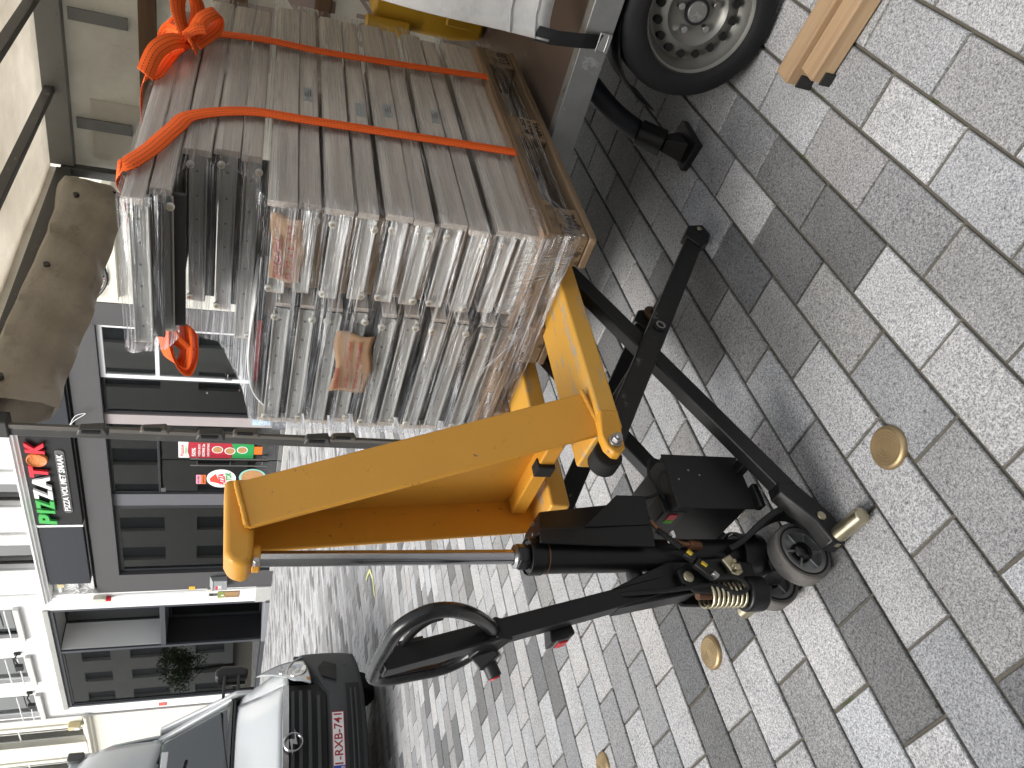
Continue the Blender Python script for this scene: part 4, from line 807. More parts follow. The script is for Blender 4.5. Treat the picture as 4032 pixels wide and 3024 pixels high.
# handwritten notes
n1 = thing('paper_note', 'crumpled brown paper note with red handwriting on the near stack', 'note', FP, (-.01, .15, 1.40), 'handwritten notes under the film')
nt = MB(); nt.grid(lambda u, v: (-.0085 - .004 * math.sin(u * 5 + 1) * math.sin(v * 4 + .5) - .002 * math.sin(u * 17 + v * 9), .052 + u * .195 + .006 * math.sin(v * 5), 1.408 + v * .078 + .004 * math.sin(u * 9) - .008 * u), 16, 8); nt.build('paper', CARD, n1, 0, 70, .0008)
text('SCHUIVEN', 'handwriting', (-.0150, .235, 1.456), (0, -1, .06), (0, 0, 1), .12, .016, .0008, INK, n1, .25); text('D 22 x L 117', 'handwriting', (-.0150, .238, 1.424), (0, -1, .04), (0, 0, 1), .165, .018, .0008, INK, n1, .25); MB().bar((-.0155, .232, 1.452), (-.0155, .115, 1.458), .0006, .0015).build('underline', INK, n1)
n2 = thing('paper_note', 'torn brown paper note with red handwriting on the far stack', 'note', FP, (-.012, .5, 1.18), 'handwritten notes under the film')
nt = MB(); nt.grid(lambda u, v: (-.0195 - .004 * math.sin(u * 4 + 1) * math.sin(v * 4 + .5), .395 + u * .23 + .006 * math.sin(v * 6), 1.185 + v * .105 + .006 * math.sin(u * 8) - .01 * u), 16, 8); nt.build('paper', CARD, n2, 0, 70, .0008)
for s_, z_, w_ in (('SCHUIVEN', 1.262, .085), ('. D 50 x L 117 (3 rollen)', 1.232, .19), ('. D 30 x L 147 (4 rollen)', 1.205, .19)): text(s_, 'handwriting', (-.0262, .61, z_), (0, -1, .06), (0, 0, 1), w_, .013, .0008, INK, n2, .25)

# stretch film: sections of the outline from pallet to top
SEC = [(.705, -.004, 1.215, -.006, .80), (.76, -.012, 1.24, .0, .80), (.80, -.016, 1.25, .012, .80), (1.10, -.020, 1.25, .020, .80), (1.45, -.020, 1.25, .022, .80), (1.50, -.016, 1.25, .020, .78), (1.525, .06, 1.20, .022, .72), (1.60, .13, 1.18, .022, .60), (1.69, .08, 1.14, .022, .54), (1.72, -.04, 1.05, .022, .49), (1.80, -.075, 1.04, .022, .48), (1.812, -.065, 1.03, .03, .47)]
def outline(z):
    for a, b in zip(SEC, SEC[1:]):
        if z <= b[0]: f = (z - a[0]) / (b[0] - a[0]); return [p + (q - p) * f for p, q in zip(a, b)]
    return SEC[-1]
me = bpy.data.meshes.new('stretch_film'); NZ, NP = 150, 160; vs, fs, uvs = [], [], []
for k in range(NZ + 1):
    z = .705 + (1.812 - .705) * k / NZ; z, x0, x1, y0, y1 = outline(z); z = .705 + (1.812 - .705) * k / NZ
    per = [(x1, y0), (x0, y0), (x0, y1), (x1, y1)]; Ls = [x1 - x0, y1 - y0, x1 - x0, y1 - y0]
    cnt = [int(NP * f) for f in (.36, .16, .32, .16)]; ac = 0
    for e in range(4):
        a, b = per[e], per[(e + 1) % 4]
        for i in range(cnt[e]):
            f = i / cnt[e]; x = a[0] + (b[0] - a[0]) * f; y = a[1] + (b[1] - a[1]) * f
            nz = .0030 * math.sin(z * 60 + f * 4 + e) * math.sin(f * 9 + z * 7) + .0018 * math.sin(z * 170 + f * 13)
            cx, cy = (0, -1) if e == 0 else (-1, 0) if e == 1 else (0, 1) if e == 2 else (1, 0)
            vs.append((x + cx * nz, y + cy * nz, z)); uvs.append((ac + Ls[e] * f + e * .37, z))
        ac += Ls[e]
m0 = sum(cnt)
for k in range(NZ):
    for i in range(m0 - 1): fs.append((k * m0 + i, k * m0 + i + 1, (k + 1) * m0 + i + 1, (k + 1) * m0 + i))
me.from_pydata(vs, [], fs); ul = me.uv_layers.new(name='UVMap')
for f in me.polygons:
    for li in f.loop_indices: ul.data[li].uv = uvs[me.loops[li].vertex_index]
fo = thing('stretch_film', 'clear stretch film wrapped round the drawers and pallet', 'plastic film', FP, (.6, .4, .7)); OFF[fo.name] = Vector((0, 0, 0)); fo.matrix_world = FP
finish('wrap', me, FILM, fo, 0, 60)
def fan(pts0, pts1, n=14):          # film pulled down to the pallet corner
    me = bpy.data.meshes.new('film_tail'); v_, f_, u_ = [], [], []
    for i in range(n + 1):
        a, b = Vector(pts0[0]).lerp(Vector(pts0[1]), i / n), Vector(pts1[0]).lerp(Vector(pts1[1]), i / n)
        for j in range(9): v_.append(a.lerp(b, j / 8) + Vector((random.uniform(-.001, .001), random.uniform(-.001, .001), 0))); u_.append((j / 8 * .3, i / n * .25))
    for i in range(n):
        for j in range(8): f_.append((i * 9 + j, i * 9 + j + 1, (i + 1) * 9 + j + 1, (i + 1) * 9 + j))
    me.from_pydata(v_, [], f_); ul = me.uv_layers.new(name='UVMap')
    for f in me.polygons:
        for li in f.loop_indices: ul.data[li].uv = u_[me.loops[li].vertex_index]
    finish('film_tail', me, FILM, fo, 0, 60)
fan(((-.021, .02, .86), (-.021, .55, .86)), ((-.006, .01, .69), (-.01, .36, .76))); fan(((.01, .012, .83), (.35, .012, .80)), ((-.004, -.004, .685), (.05, -.004, .69)))

# orange straps
def strap(label, pts, width=.045):
    P = smoothpath(pts, 6); t = thing('ratchet_strap', label, 'strap', FP, tuple(pts[-1]), 'orange straps over the load'); sd_ = []
    for i, p in enumerate(P):
        d = (P[min(i + 1, len(P) - 1)] - P[max(i - 1, 0)]).normalized(); n = Vector((0, -1, 0)) if p.z < 1.815 else Vector((0, 0, 1)); s2 = d.cross(n)
        sd_.append(s2 if s2.length > .1 else Vector((1, 0, 0)))
    ribbon('webbing', P, sd_, width, ORANGE, t, .0022); return t
s1 = strap('orange strap near the open corner of the load', [(.30, .47, 1.835), (.20, .2, 1.835), (.07, .05, 1.828), (.055, .012, 1.80), (.13, .012, 1.765), (.25, .014, 1.725), (.335, .016, 1.69), (.40, .012, 1.56), (.41, .012, 1.40), (.425, .012, 1.10), (.435, .010, .82), (.438, .012, .775)])
s2 = strap('orange strap with the knotted bow near the trailer wall', [(.55, .47, 1.835), (.52, .20, 1.835), (.50, .04, 1.83), (.52, .012, 1.80), (.66, .012, 1.775), (.80, .012, 1.72), (.86, .014, 1.66), (.885, .012, 1.52), (.885, .012, 1.35), (.92, .012, 1.05), (.952, .010, .82), (.956, .012, .775)])
def loops(t, specs):
    for pts, sides in specs: 
        P = smoothpath(pts, 7); n = len(P); ss = []
        for i in range(n):
            k = i / (n - 1) * (len(sides) - 1); a = int(min(k, len(sides) - 2)); ss.append(Vector(sides[a]).lerp(Vector(sides[a + 1]), k - a))
        ribbon('bow_loop', P, ss, .046, ORANGE, t, .0022)
c_ = Vector((.67, -.02, 1.735))
def rel(*l): return [c_ + Vector(p) for p in l]
loops(s2, [(rel((0, 0, 0), (.07, -.05, .03), (.15, -.07, .035), (.20, -.06, .005), (.15, -.03, -.015), (.03, 0, -.01)), [(-.35, -.5, .75), (-.4, -.35, .85), (-.3, -.3, .9)]),
           (rel((0, 0, .01), (.05, .0, .045), (.11, .01, .065), (.165, .0, .055), (.14, -.02, .03), (.04, -.01, .015)), [(.5, -.75, .3), (.1, -.6, -.8), (-.2, -.5, .85)]),
           (rel((0, -.01, -.01), (.05, -.05, -.03), (.09, -.06, -.055), (.13, -.05, -.07), (.10, -.02, -.07), (.01, 0, -.02)), [(.55, -.3, .75), (.7, -.2, .6), (.7, -.3, .6)]),
           (rel((0, -.01, 0), (-.045, -.03, -.015), (-.085, -.03, -.02)), [(.5, -.5, .7), (.6, -.6, .5)]),
           (rel((-.01, -.01, .0), (-.07, -.03, .03), (-.13, -.02, .065), (-.19, .02, .085)), [(.3, -.6, .7), (.2, -.5, .8)]),
           (rel((-.01, -.02, .01), (.0, -.045, -.02), (.005, -.05, -.045)), [(.9, -.2, .2), (.9, -.3, .2)]),
           (rel((0, 0, .01), (-.01, .02, .04), (.02, .03, .075), (.05, .0, .06), (.02, -.01, .02)), [(.7, -.6, .2), (.4, -.8, .3)])])
t3 = thing('strap_tail', 'bundled orange strap tail dangling at the far side of the load', 'strap', FP, (.1, .6, 1.66), 'orange straps over the load')
c_ = Vector((.08, .50, 1.735))
loops(t3, [(rel((0, 0, 0), (-.02, .06, -.005), (-.03, .13, -.03), (-.02, .16, -.06), (0, .11, -.075), (.01, .03, -.07)), [(.8, .1, .5), (.9, 0, .3), (.8, 0, .5)]),
           (rel((.01, -.03, .02), (-.015, .05, .0), (-.03, .11, -.015), (-.03, .13, -.045), (-.02, .08, -.055), (0, 0, -.05)), [(.5, .1, .85), (.6, 0, .7), (.6, 0, .7)]),
           (rel((.0, -.12, .04), (-.01, -.05, .02), (-.02, .03, -.02), (-.02, .08, -.06)), [(.3, .2, .9), (.2, .2, .9)])])
# ================================================================ SCISSOR PALLET LIFTER (frame: x towards the fork tips, y to its left, z up)
FJ = frame_z(-.461, 1.718, 41)
jk = thing('scissor_lift_truck', 'raised scissor pallet lifter with yellow fork carriage and black tiller', 'pallet lifter', FJ)
for y0, y1 in ((-.275, -.095), (.095, .275)):
    fk = MB(); fk.prism([(.255, .632), (.255, .69), (1.12, .69), (1.16, .675), (1.16, .64), (1.10, .632)], (0, y0, 0), (1, 0, 0), (0, 0, 1), (0, y1 - y0, 0)); fk.build('fork', YELW, jk, .007, None, 0, 3)
for s_ in (-1, 1):
    y0 = s_ * .275
    lg_ = MB(); lg_.prism([(.30, .640), (.30, .69), (.225, .705), (.19, .700), (.17, .685), (.168, .668), (.185, .652), (.225, .648)], (0, y0 - .012, 0), (1, 0, 0), (0, 0, 1), (0, .028, 0)); lgo = lg_.build('fork_lug', YEL, jk, .004)
    MB().cyl((.202, y0 - .012, .676), (.202, y0 - .020, .676), .017, 20).build('washer', STEEL, lgo, .001); MB().cyl((.202, y0 - .020, .676), (.202, y0 - .034, .676), .014, 6).build('nut', STEEL, lgo, .0015); MB().cyl((.202, y0 - .034, .676), (.202, y0 - .041, .676), .008, 14).build('bolt_end', STEEL, lgo, .001)
# carriage: leaning A frame of two flanges, web and crosshead
for s_ in (-1, 1):
    T0, T1 = Vector((.093, s_ * .06, 1.490)), Vector((.211, s_ * .06, 1.520)); B0, B1 = Vector((.256, s_ * .25, .668)), Vector((.385, s_ * .25, .694)); e = Vector((0, -s_ * .012, 0))
    MB().hexa([B0, B1, B1 + e, B0 + e, T0, T1, T1 + e, T0 + e]).build('side_flange', YEL, jk, .005, None, 0, 3)
    for A, B_ in ((T0.lerp(T1, .02) + Vector((0, s_ * .001, .004)), T0.lerp(T1, .98) + Vector((0, s_ * .001, .004))), (B0 + Vector((0, s_ * .003, .012)), B1 + Vector((0, s_ * .003, .012)))): MB().tube([A.lerp(B_, k / 24) + Vector((random.uniform(-.001, .001), 0, random.uniform(-.001, .001))) for k in range(25)], .006, 8).build('weld_bead', YEL, jk, 0, 60)
wb_ = MB(); q = [Vector((.20, -.05, 1.50)), Vector((.20, .05, 1.50)), Vector((.36, .235, .72)), Vector((.36, -.235, .72))]; e = Vector((-.008, 0, -.001))
wb_.hexa([q[3], q[2], q[2] + e, q[3] + e, q[0], q[1], q[1] + e, q[0] + e]); wb_.build('web_plate', YEL, jk, .002)
MB().bar((.322, -.212, .745), (.322, .212, .745), .05, .045).build('cross_bar', YEL, jk, .005); MB().box(.285, .318, -.045, .0, .722, .772).build('rubber_stop', RUB, jk, .003)
chd = MB(); chd.prism([(.022, 1.478), (.014, 1.50), (.022, 1.525), (.045, 1.537), (.225, 1.548), (.232, 1.50), (.215, 1.478)], (0, -.046, 0), (1, 0, 0), (0, 0, 1), (0, .092, 0)); cho = chd.build('crosshead', YEL, jk, .012, None, 0, 4)
MB().cyl((.05, 0, 1.480), (.05, 0, 1.462), .030, 24).build('rod_socket', YEL, cho, .003); MB().cyl((.022, -.030, 1.471), (.022, -.050, 1.471), .008, 6).build('set_screw', STEEL, cho, .001)
# scissor arms
def arm(p, q, y, w, h, m2, name='scissor_arm'):
    P, Q = Vector((p[0], y, p[1])), Vector((q[0], y, q[1])); return MB().bar(P, Q, w, h).build(name, m2, jk, .005, None, 0, 3)
for s_ in (-1, 1):
    a1 = arm((1.165, .062), (.205, .672), s_ * .212, .026, .062, BLKW); a2 = arm((.10, .085), (1.06, .655), s_ * .165, .042, .058, BLK)
    MB().cyl((.20, s_ * .190, .672), (.20, s_ * .238, .672), .038, 26).build('bush', RUB, a1, .004)
    rb = MB(); rb.prism([(1.10, .075), (1.15, .12), (1.21, .085), (1.225, .02), (1.18, .008), (1.13, .03)], (0, s_ * .212 - .02, 0), (1, 0, 0), (0, 0, 1), (0, .040, 0)); rb.build('roller_bracket', BLK, a1, .004)
    MB().cyl((1.19, s_ * .20 - .024, .034), (1.19, s_ * .20 + .024, .034), .034, 24).build('front_roller', mat('brown_roller', (.12, .07, .035), .6), jk, .004)
    MB().cyl((1.19, s_ * .233, .05), (1.19, s_ * .24, .05), .010, 14).build('roller_pin', ZINC, a1, .001)
    pv = MB().cyl((.683, s_ * .224, .367), (.683, s_ * .231, .367), .021, 22).build('pivot_boss', BLK, a1, .002); MB().lathe([(.011, 0), (.015, .002), (.015, .004), (.011, .004)], (.683, s_ * .231, .367), (0, s_, 0), 20).build('circlip', STEEL, pv)
    foot = MB(); foot.prism([(.17, .155), (.135, .16), (.05, .085), (-.012, .062), (-.02, .025), (.03, .012), (.075, .028), (.16, .095)], (0, s_ * .165 - .026, 0), (1, 0, 0), (0, 0, 1), (0, .052, 0)); fo_ = foot.build('arm_foot', BLK, jk, .005)
    MB().cyl((.062, s_ * .19, .064), (.062, s_ * .195, .064), .0125, 18).build('pin_head', ZINC, fo_, .001)
    MB().cyl((.008, s_ * .17, .036), (.008, s_ * .292, .036), .0215, 28).build('stabiliser_peg', ZINC, jk, .003); MB().cyl((.008, s_ * .168, .036), (.008, s_ * .185, .036), .026, 24).build('peg_collar', ZINC, jk, .002)
MB().cyl((.683, -.20, .367), (.683, .20, .367), .012, 14).build('pivot_shaft', BLK, jk); MB().cyl((1.19, -.19, .034), (1.19, .19, .034), .010, 12).build('roller_shaft', BLK, jk)
MB().bar((.26, -.16, .19), (.26, .16, .19), .03, .03).build('arm_brace', BLK, jk, .003); MB().bar((.93, -.15, .565), (.93, .15, .565), .03, .03).build('arm_brace', BLK, jk, .003)
# hydraulic ram
MB().cyl((.05, 0, .848), (.05, 0, 1.468), .0178, 32).build('piston_rod', CHROME, jk, 0, 40)
gn = MB().cyl((.05, 0, .834), (.05, 0, .862), .033, 6).build('gland_nut', mat('oily_steel', (.05, .05, .05), .3, .7), jk, .003); MB().lathe([(.02, .862), (.028, .862), (.03, .868), (.02, .872)], (.05, 0, 0), (0, 0, 1), 24).build('wiper_ring', STEEL, gn, 0, 40)
cyl_ = MB().cyl((.05, 0, .20), (.05, 0, .832), .0425, 40).build('cylinder', BLK, jk, .003); MB().lathe([(.0428, .800), (.0465, .800), (.0465, .835), (.0428, .835)], (.05, 0, 0), (0, 0, 1), 36, True).build('cylinder_collar', BLK, cyl_, .001); MB().lathe([(.0429, .787), (.0436, .787), (.0436, .790), (.0429, .790)], (.05, 0, 0), (0, 0, 1), 36, True).build('copper_ring', COPPER, cyl_)
MB().cyl((.05, 0, .15), (.05, 0, .225), .058, 36).build('swivel_base', BLK, jk, .006); MB().lathe([(.058, .222), (.0625, .222), (.0625, .232), (.058, .232)], (.05, 0, 0), (0, 0, 1), 36, True).build('base_rim', BLK, cyl_)
# folded pump cover beside the ram
cv = MB(); cv.hexa([(.095, -.075, .50), (.185, -.055, .488), (.185, .075, .488), (.085, .075, .50), (.085, -.070, .815), (.150, -.05, .800), (.150, .07, .800), (.08, .07, .815)])
cvo = cv.build('pump_cover', BLK, jk, .006); c2 = MB(); c2.hexa([(.035, -.078, .515), (.098, -.077, .505), (.098, -.066, .505), (.035, -.068, .515), (.052, -.072, .822), (.088, -.071, .817), (.088, -.062, .817), (.052, -.062, .822)]); c2.build('cover_flange', BLK, cvo, .002)
MB().prism([(.09, .70), (.184, .585), (.184, .50), (.098, .51)], (0, -.079, 0), (1, 0, 0), (0, 0, 1), (0, .003, 0)).build('cover_gusset', BLK, cvo, .001)
for xx, zz in ((.10, .806), (.13, .803), (.115, .79)): MB().cyl((xx, -.02, zz + .004), (xx, -.02, zz + .011), .005, 10).build('cover_screw', STEEL, cvo)
# battery box
bb = MB().box(.15, .300, -.102, .105, .19, .425).build('battery_box', mat('satin_black', (.007, .007, .008), .5, 0, .3, 10), jk, .004); MB().box(.132, .302, -.107, -.1025, .183, .428).build('box_side_plate', mat('satin_black', (.007, .007, .008)), bb, .0015)
MB().box(.148, .205, -.06, .04, .37, .445).build('charger', PLA, bb, .004); MB().box(.145, .1495, -.045, -.02, .395, .42).build('red_led', REDP, bb); MB().box(.145, .1495, -.018, -.002, .395, .42).build('green_led', flat('led_green', (.1, .35, .03)), bb)
MB().box(.13, .20, -.13, -.10, .168, .186).build('box_bracket', BLK, jk, .003)
for k, p in enumerate(((.22, -.108, .40), (.25, -.108, .36), (.235, -.108, .33))): MB().cyl(p, (p[0], -.110, p[2]), .0028, 8).build('rivet', STEEL, bb)
cbm = MB(); cbm.tube(smoothpath([(.29, -.09, .43), (.285, -.10, .465), (.24, -.09, .475), (.20, -.07, .45), (.19, -.05, .50)], 6), .0045, 8); cbm.tube(smoothpath([(.25, -.10, .42), (.235, -.11, .45), (.21, -.09, .455), (.185, -.06, .43)], 6), .004, 8); cbm.build('battery_cable', RUB, jk, 0, 40)
# arched base plates over the steering wheels
for s_ in (-1, 1):
    path = smoothpath([(.035, .030, .285), (.055, .050, .240), (.085, .080, .195), (.108, .105, .150), (.116, .125, .108), (.100, .138, .078), (.065, .150, .058), (.02, .158, .04)], 5); ar = MB(); vs = []; n = len(path)
    for k, p_ in enumerate(path):
        d = (path[min(k + 1, n - 1)] - path[max(k - 1, 0)]).normalized(); nn_ = Vector((d.z, 0, -d.x)).normalized() * .008; w_ = Vector((0, (.062 - .028 * k / n) , 0))
        c = Vector((p_.x, p_.y, p_.z)); q4 = [c - nn_ - w_ * 1.0, c - nn_ + w_ * .65, c + nn_ + w_ * .65, c + nn_ - w_ * 1.0]; vs += [Vector((v.x, s_ * v.y, v.z)) for v in q4]
    ar.add(vs, [(k * 4 + e, k * 4 + (e + 1) % 4, (k + 1) * 4 + (e + 1) % 4, (k + 1) * 4 + e) for k in range(n - 1) for e in range(4)] + [(3, 2, 1, 0), tuple((n - 1) * 4 + e for e in range(4))]); ar.build('base_arch', BLK, jk, .003, 50)
# steering wheels
for yc, s_ in ((-.077, -1), (.077, 1)):
    xw = .010; whl = MB().lathe([(.066, -.025), (.079, -.025), (.083, -.020), (.083, .020), (.079, .025), (.066, .025)], (xw, yc, .0835), (0, 1, 0), 48, True).build('steering_wheel', PU, jk, 0, 35)
    MB().lathe([(.0665, -.0265), (.0715, -.0265), (.0715, .0265), (.0665, .0265)], (xw, yc, .0835), (0, 1, 0), 48, True).build('tread_edge', RUB, whl, 0, 35)
    rim = MB().lathe([(.055, -.024), (.0665, -.024), (.0665, .024), (.055, .024), (.052, .008), (.026, .006), (.024, .02), (.014, .02), (.014, -.02), (.024, -.02), (.026, -.006), (.052, -.008)], (xw, yc, .0835), (0, 1, 0), 48, True).build('rim', ALU, whl, 0, 35)
    for k in range(6):
        a = math.pi * k / 3 + .5; d = Vector((math.cos(a), 0, math.sin(a))); MB().bar(Vector((xw, yc, .0835)) + d * .02, Vector((xw, yc, .0835)) + d * .06, .044, .006, (-d.z, 0, d.x)).build('spoke', ALU, rim, .0015)
    hub = MB().lathe([(0, .032), (.018, .030), (.026, .025), (.029, .012), (.029, -.012), (.026, -.025), (.018, -.030), (0, -.032)], (xw, yc, .0835), (0, 1, 0), 28).build('hub_cap', mat('gloss_black_cap', (.006, .006, .006), .12), whl, 0, 50)
MB().cyl((.010, -.05, .0835), (.010, .05, .0835), .014, 16).build('wheel_axle', STEEL, jk); MB().box(-.02, .06, -.045, .045, .085, .16).build('steering_block', BLK, jk, .006)
# tiller head: plates, pin, spring, clamp
for y0 in (-.048, .030):
    MB().prism([(-.075, .415), (-.05, .45), (-.015, .455), (.012, .40), (.02, .30), (.0, .22), (-.05, .225), (-.08, .33)], (0, y0, 0), (1, 0, 0), (0, 0, 1), (0, .014, 0)).build('tiller_plate', BLK, jk, .003)
MB().cyl((-.035, -.052, .428), (-.035, .048, .428), .015, 20).build('tiller_pin', ZINC, jk, .002)
MB().cyl((-.072, -.02, .205), (-.072, -.02, .262), .046, 28).build('spring_seat', BLK, jk, .006); sp_ = MB(); sp_.tube([(-.072 + .031 * math.cos(k * 2 * math.pi / 14), -.02 + .031 * math.sin(k * 2 * math.pi / 14), .262 + k * .118 / (14 * 8.5)) for k in range(int(14 * 8.5) + 1)], .0045, 8); sp_.build('coil_spring', ZINC, jk, 0, 60)
MB().cyl((-.072, -.02, .26), (-.072, -.02, .40), .012, 14).build('spring_rod', mat('rusty_rod', (.10, .045, .025), .7), jk)
cl = MB(); cl.bar((.012, -.062, .31), (-.04, -.062, .285), .014, .034); cl.bar((-.02, -.075, .292), (-.02, -.045, .292), .02, .03); clo = cl.build('release_lever', ZINC, jk, .004); MB().cyl((-.028, -.085, .30), (-.028, -.045, .30), .008, 6).build('lever_bolt', ZINC, clo, .001); MB().cyl((-.006, -.08, .296), (-.006, -.05, .296), .006, 6).build('lever_bolt', ZINC, clo, .001)
# tiller bar and loop
tp0, th = Vector((-.024, 0, .397)), Vector((-.217, 0, .976)); tn = th.cross(Vector((0, 1, 0)))      # tn points to the operator
def hp(a, b, c=0.): return tp0 + th * a + Vector((0, 1, 0)) * b + tn * c
def HB(): return MB()
tb_ = MB(); tb_.bar(hp(-.01, 0), hp(.84, -.03), .046, .046, (0, 1, 0)); tbo = tb_.build('tiller_bar', BLK, jk, .004)
tg = MB(); tg.prism([(-.03, -.045), (.03, -.060), (.25, -.024), (.25, .024), (.03, .040), (-.03, .03)], tp0 + tn * .0 + Vector((0, -.026, 0)), th, tn, (0, .052, 0)); tg.build('tiller_gusset', BLK, tbo, .003)
lp = [(.575, -.030), (.62, -.105), (.68, -.185), (.74, -.238), (.79, -.250), (.835, -.205), (.845, -.11), (.848, -.03), (.842, .045), (.80, .085), (.74, .105), (.67, .125), (.62, .105), (.585, .045)]
MB().tube(smoothpath([hp(a, b) for a, b in lp], 5), .0155, 14).build('handle_loop', mat('gloss_black_grip', (.010, .010, .011), .25, 0, .2, 20, ((.09, .09, .09), 18, .70)), jk, 0, 60)
MB().bar(hp(.555, -.04, 0), hp(.60, .06, 0), .05, .045, (0, 0, 1)).build('loop_bracket', BLK, jk, .004)
lv = MB(); lv.tube(smoothpath([hp(.80, -.03, -.01), hp(.77, -.07, -.03), hp(.74, -.105, -.035), hp(.715, -.125, -.03)], 5), .0075, 10); lv.build('trigger_lever', PLA, jk, 0, 60); MB().box(0, 0, 0, 0, 0, 0) ; MB().bar(hp(.815, -.03, -.02), hp(.735, -.025, -.02), .03, .012, (0, 1, 0)).build('trigger_housing', PLA, jk, .003); MB().bar(hp(.80, -.045, -.027), hp(.80, -.012, -.027), .006, .006).build('hinge_pin', STEEL, jk)
k1 = MB().bar(hp(.560, .030, .02), hp(.605, .060, .035), .032, .04, (0, 1, 0)).build('key_switch', PLA, jk, .004); MB().cyl(hp(.578, .058, .03), hp(.572, .066, .070), .017, 20).build('switch_barrel', PLA, k1, .002); MB().cyl(hp(.572, .066, .070), hp(.5715, .0666, .0735), .0125, 20).build('red_button', REDP, k1)
k2 = MB(); k2.hexa([hp(.36, .018, .0), hp(.36, .018, .04), hp(.36, .062, .04), hp(.36, .062, .0), hp(.415, .018, .0), hp(.43, .018, .045), hp(.43, .066, .045), hp(.415, .062, .0)]); k2o = k2.build('rocker_box', PLA, jk, .004); MB().bar(hp(.395, .041, .043), hp(.395, .041, .047), .036, .044, (0, 1, 0)).build('rocker_frame', mat('grey_bezel', (.12, .12, .12), .4), k2o, .001); MB().bar(hp(.395, .041, .047), hp(.395, .041, .051), .025, .030, (0, 1, 0)).build('red_rocker', REDP, k2o, .0015)
MB().bar(hp(.535, .0185, -.003), hp(.515, .0185, -.003), .001, .018, (0, 1, 0)).build('white_label', WPAINT, tbo)
ca = MB(); ca.tube(smoothpath([hp(.235, -.022, -.005), hp(.21, -.035, .0), hp(.10, -.04, .02), (-.06, -.05, .36), (-.085, -.055, .31), (-.075, -.065, .275), (-.05, -.07, .30), (-.045, -.065, .37)], 6), .0062, 10); ca.build('control_cable', RUB, jk, 0, 50)
cn = MB(); cn.bar((-.045, -.066, .365), (-.005, -.070, .41), .022, .026); cn.bar((.0, -.07, .408), (.022, -.068, .432), .018, .02); cno = cn.build('cable_connector', PLA, jk, .003); MB().bar((-.022, -.080, .388), (-.012, -.082, .40), .012, .006).build('yellow_clip', flat('clip_yellow', (.5, .36, .03)), cno); MB().bar((.010, -.082, .42), (.02, -.082, .43), .012, .006).build('yellow_clip', flat('clip_yellow', (.5, .36, .03)), cno); MB().bar((-.052, -.076, .366), (-.040, -.078, .378), .022, .012).build('steel_clip', STEEL, cno, .001)
cpn = MB(); cpn.tube(smoothpath([(.115, -.066, .50), (.085, -.068, .48), (.055, -.064, .44), (.050, -.058, .395)], 6), .0068, 10); cpn.build('copper_hose', COPPER, jk, 0, 50); MB().cyl((.05, -.058, .40), (.05, -.052, .365), .013, 6).build('hose_nut', mat('rusty_nut', (.16, .07, .035), .6, .5), jk, .002)
rg = MB(); rg.tube([Vector(p) for p in smoothpath([(.085, -.075, .495), (.06, -.078, .47), (.035, -.075, .44)], 12)], [.0085 if i % 2 else .0065 for i in range(25)], 10); rg.build('ribbed_sleeve', RUB, jk, 0, 30); MB().box(.056, .074, -.090, -.056, .455, .461).build('cable_tie', WPAINT, jk)
MB().lathe([(0, .02), (.018, .014), (.022, 0), (.022, -.02)], (.0, .035, .53), (-1, .1, 0), 20).build('grease_cap', PLA, jk, 0, 50)

# ================================================================ WHITE VAN (frame: x forward, y to its own left, z up)
FV = frame_z(-3.271, 6.819, -42.69)
vn = thing('box_van', 'white box van with dark bumper and chrome grille bar', 'van', FV, (-2.5, 0, 0))
def nose(y, k=.30): return -.03 - k * abs(y) ** 2.7
LE = mat('lamp_clear', (.55, .57, .58), .12, .35, .2, 30)
# bumper wrapped round the nose
def bump_p(u, v):
    y = -.985 + 1.97 * u; a = abs(y); zt = .60 + .27 * max(0, (a - .48) / .5) ** .8 if a > .48 else .60; zb = .245 + .05 * a ** 3; z = zb + (zt - zb) * v
    bul = .045 * math.sin(v * math.pi) ** .7; return (nose(y) - .05 + bul - .035 * (v > .93) , y, z)
b_ = MB(); b_.grid(bump_p, 60, 16); bmp_ = b_.build('bumper', VANG, vn, 0, 50, .02)
for s_ in (-1, 1):
    sb = MB(); sb.grid(lambda u, v: (nose(.985) - .05 - u * (.30 + .1 * v), s_ * (.985 + .015 * math.sin(u * 3)), .295 + v * (.575 - .3 * u)), 8, 8); sb.build('bumper_corner', VANG, bmp_, 0, 50, .02)
    fg = MB(); fg.prism([(.60, .50), (.80, .485), (.855, .60), (.78, .655), (.66, .63)], (0, 0, 0), (0, s_, 0), (0, 0, 1), (.012, 0, 0)); 
    for v_ in fg.v: v_.x += nose(v_.y) + .012 - .004
    fg.build('fog_recess', mat('deep_black', (.006, .006, .006), .7), bmp_)
    MB().lathe([(.030, .0), (.048, .004), (.052, .0), (.052, -.02), (.030, -.02)], (nose(.76) - .004, s_ * .76, .41), (1, s_ * .4, 0), 28, True).build('tow_cap', VANG, bmp_, 0, 40)
lg_ = MB()
for i in range(16):
    y0, y1 = -.56 + i * .07, -.56 + (i + 1) * .07; lg_.hexa([(nose(y0) - .02, y0, .29), (nose(y0) + .004, y0, .29), (nose(y1) + .004, y1, .29), (nose(y1) - .02, y1, .29), (nose(y0) - .02, y0, .42), (nose(y0) + .012, y0, .42), (nose(y1) + .012, y1, .42), (nose(y1) - .02, y1, .42)])
lg_.build('lower_intake', mat('deep_black', (.006, .006, .006)), bmp_)
for zz in (.335, .375): MB().tube([(nose(y / 10) + .014, y / 10, zz) for y in range(-5, 6)], .009, 8).build('intake_bar', VANG, bmp_, 0, 50)
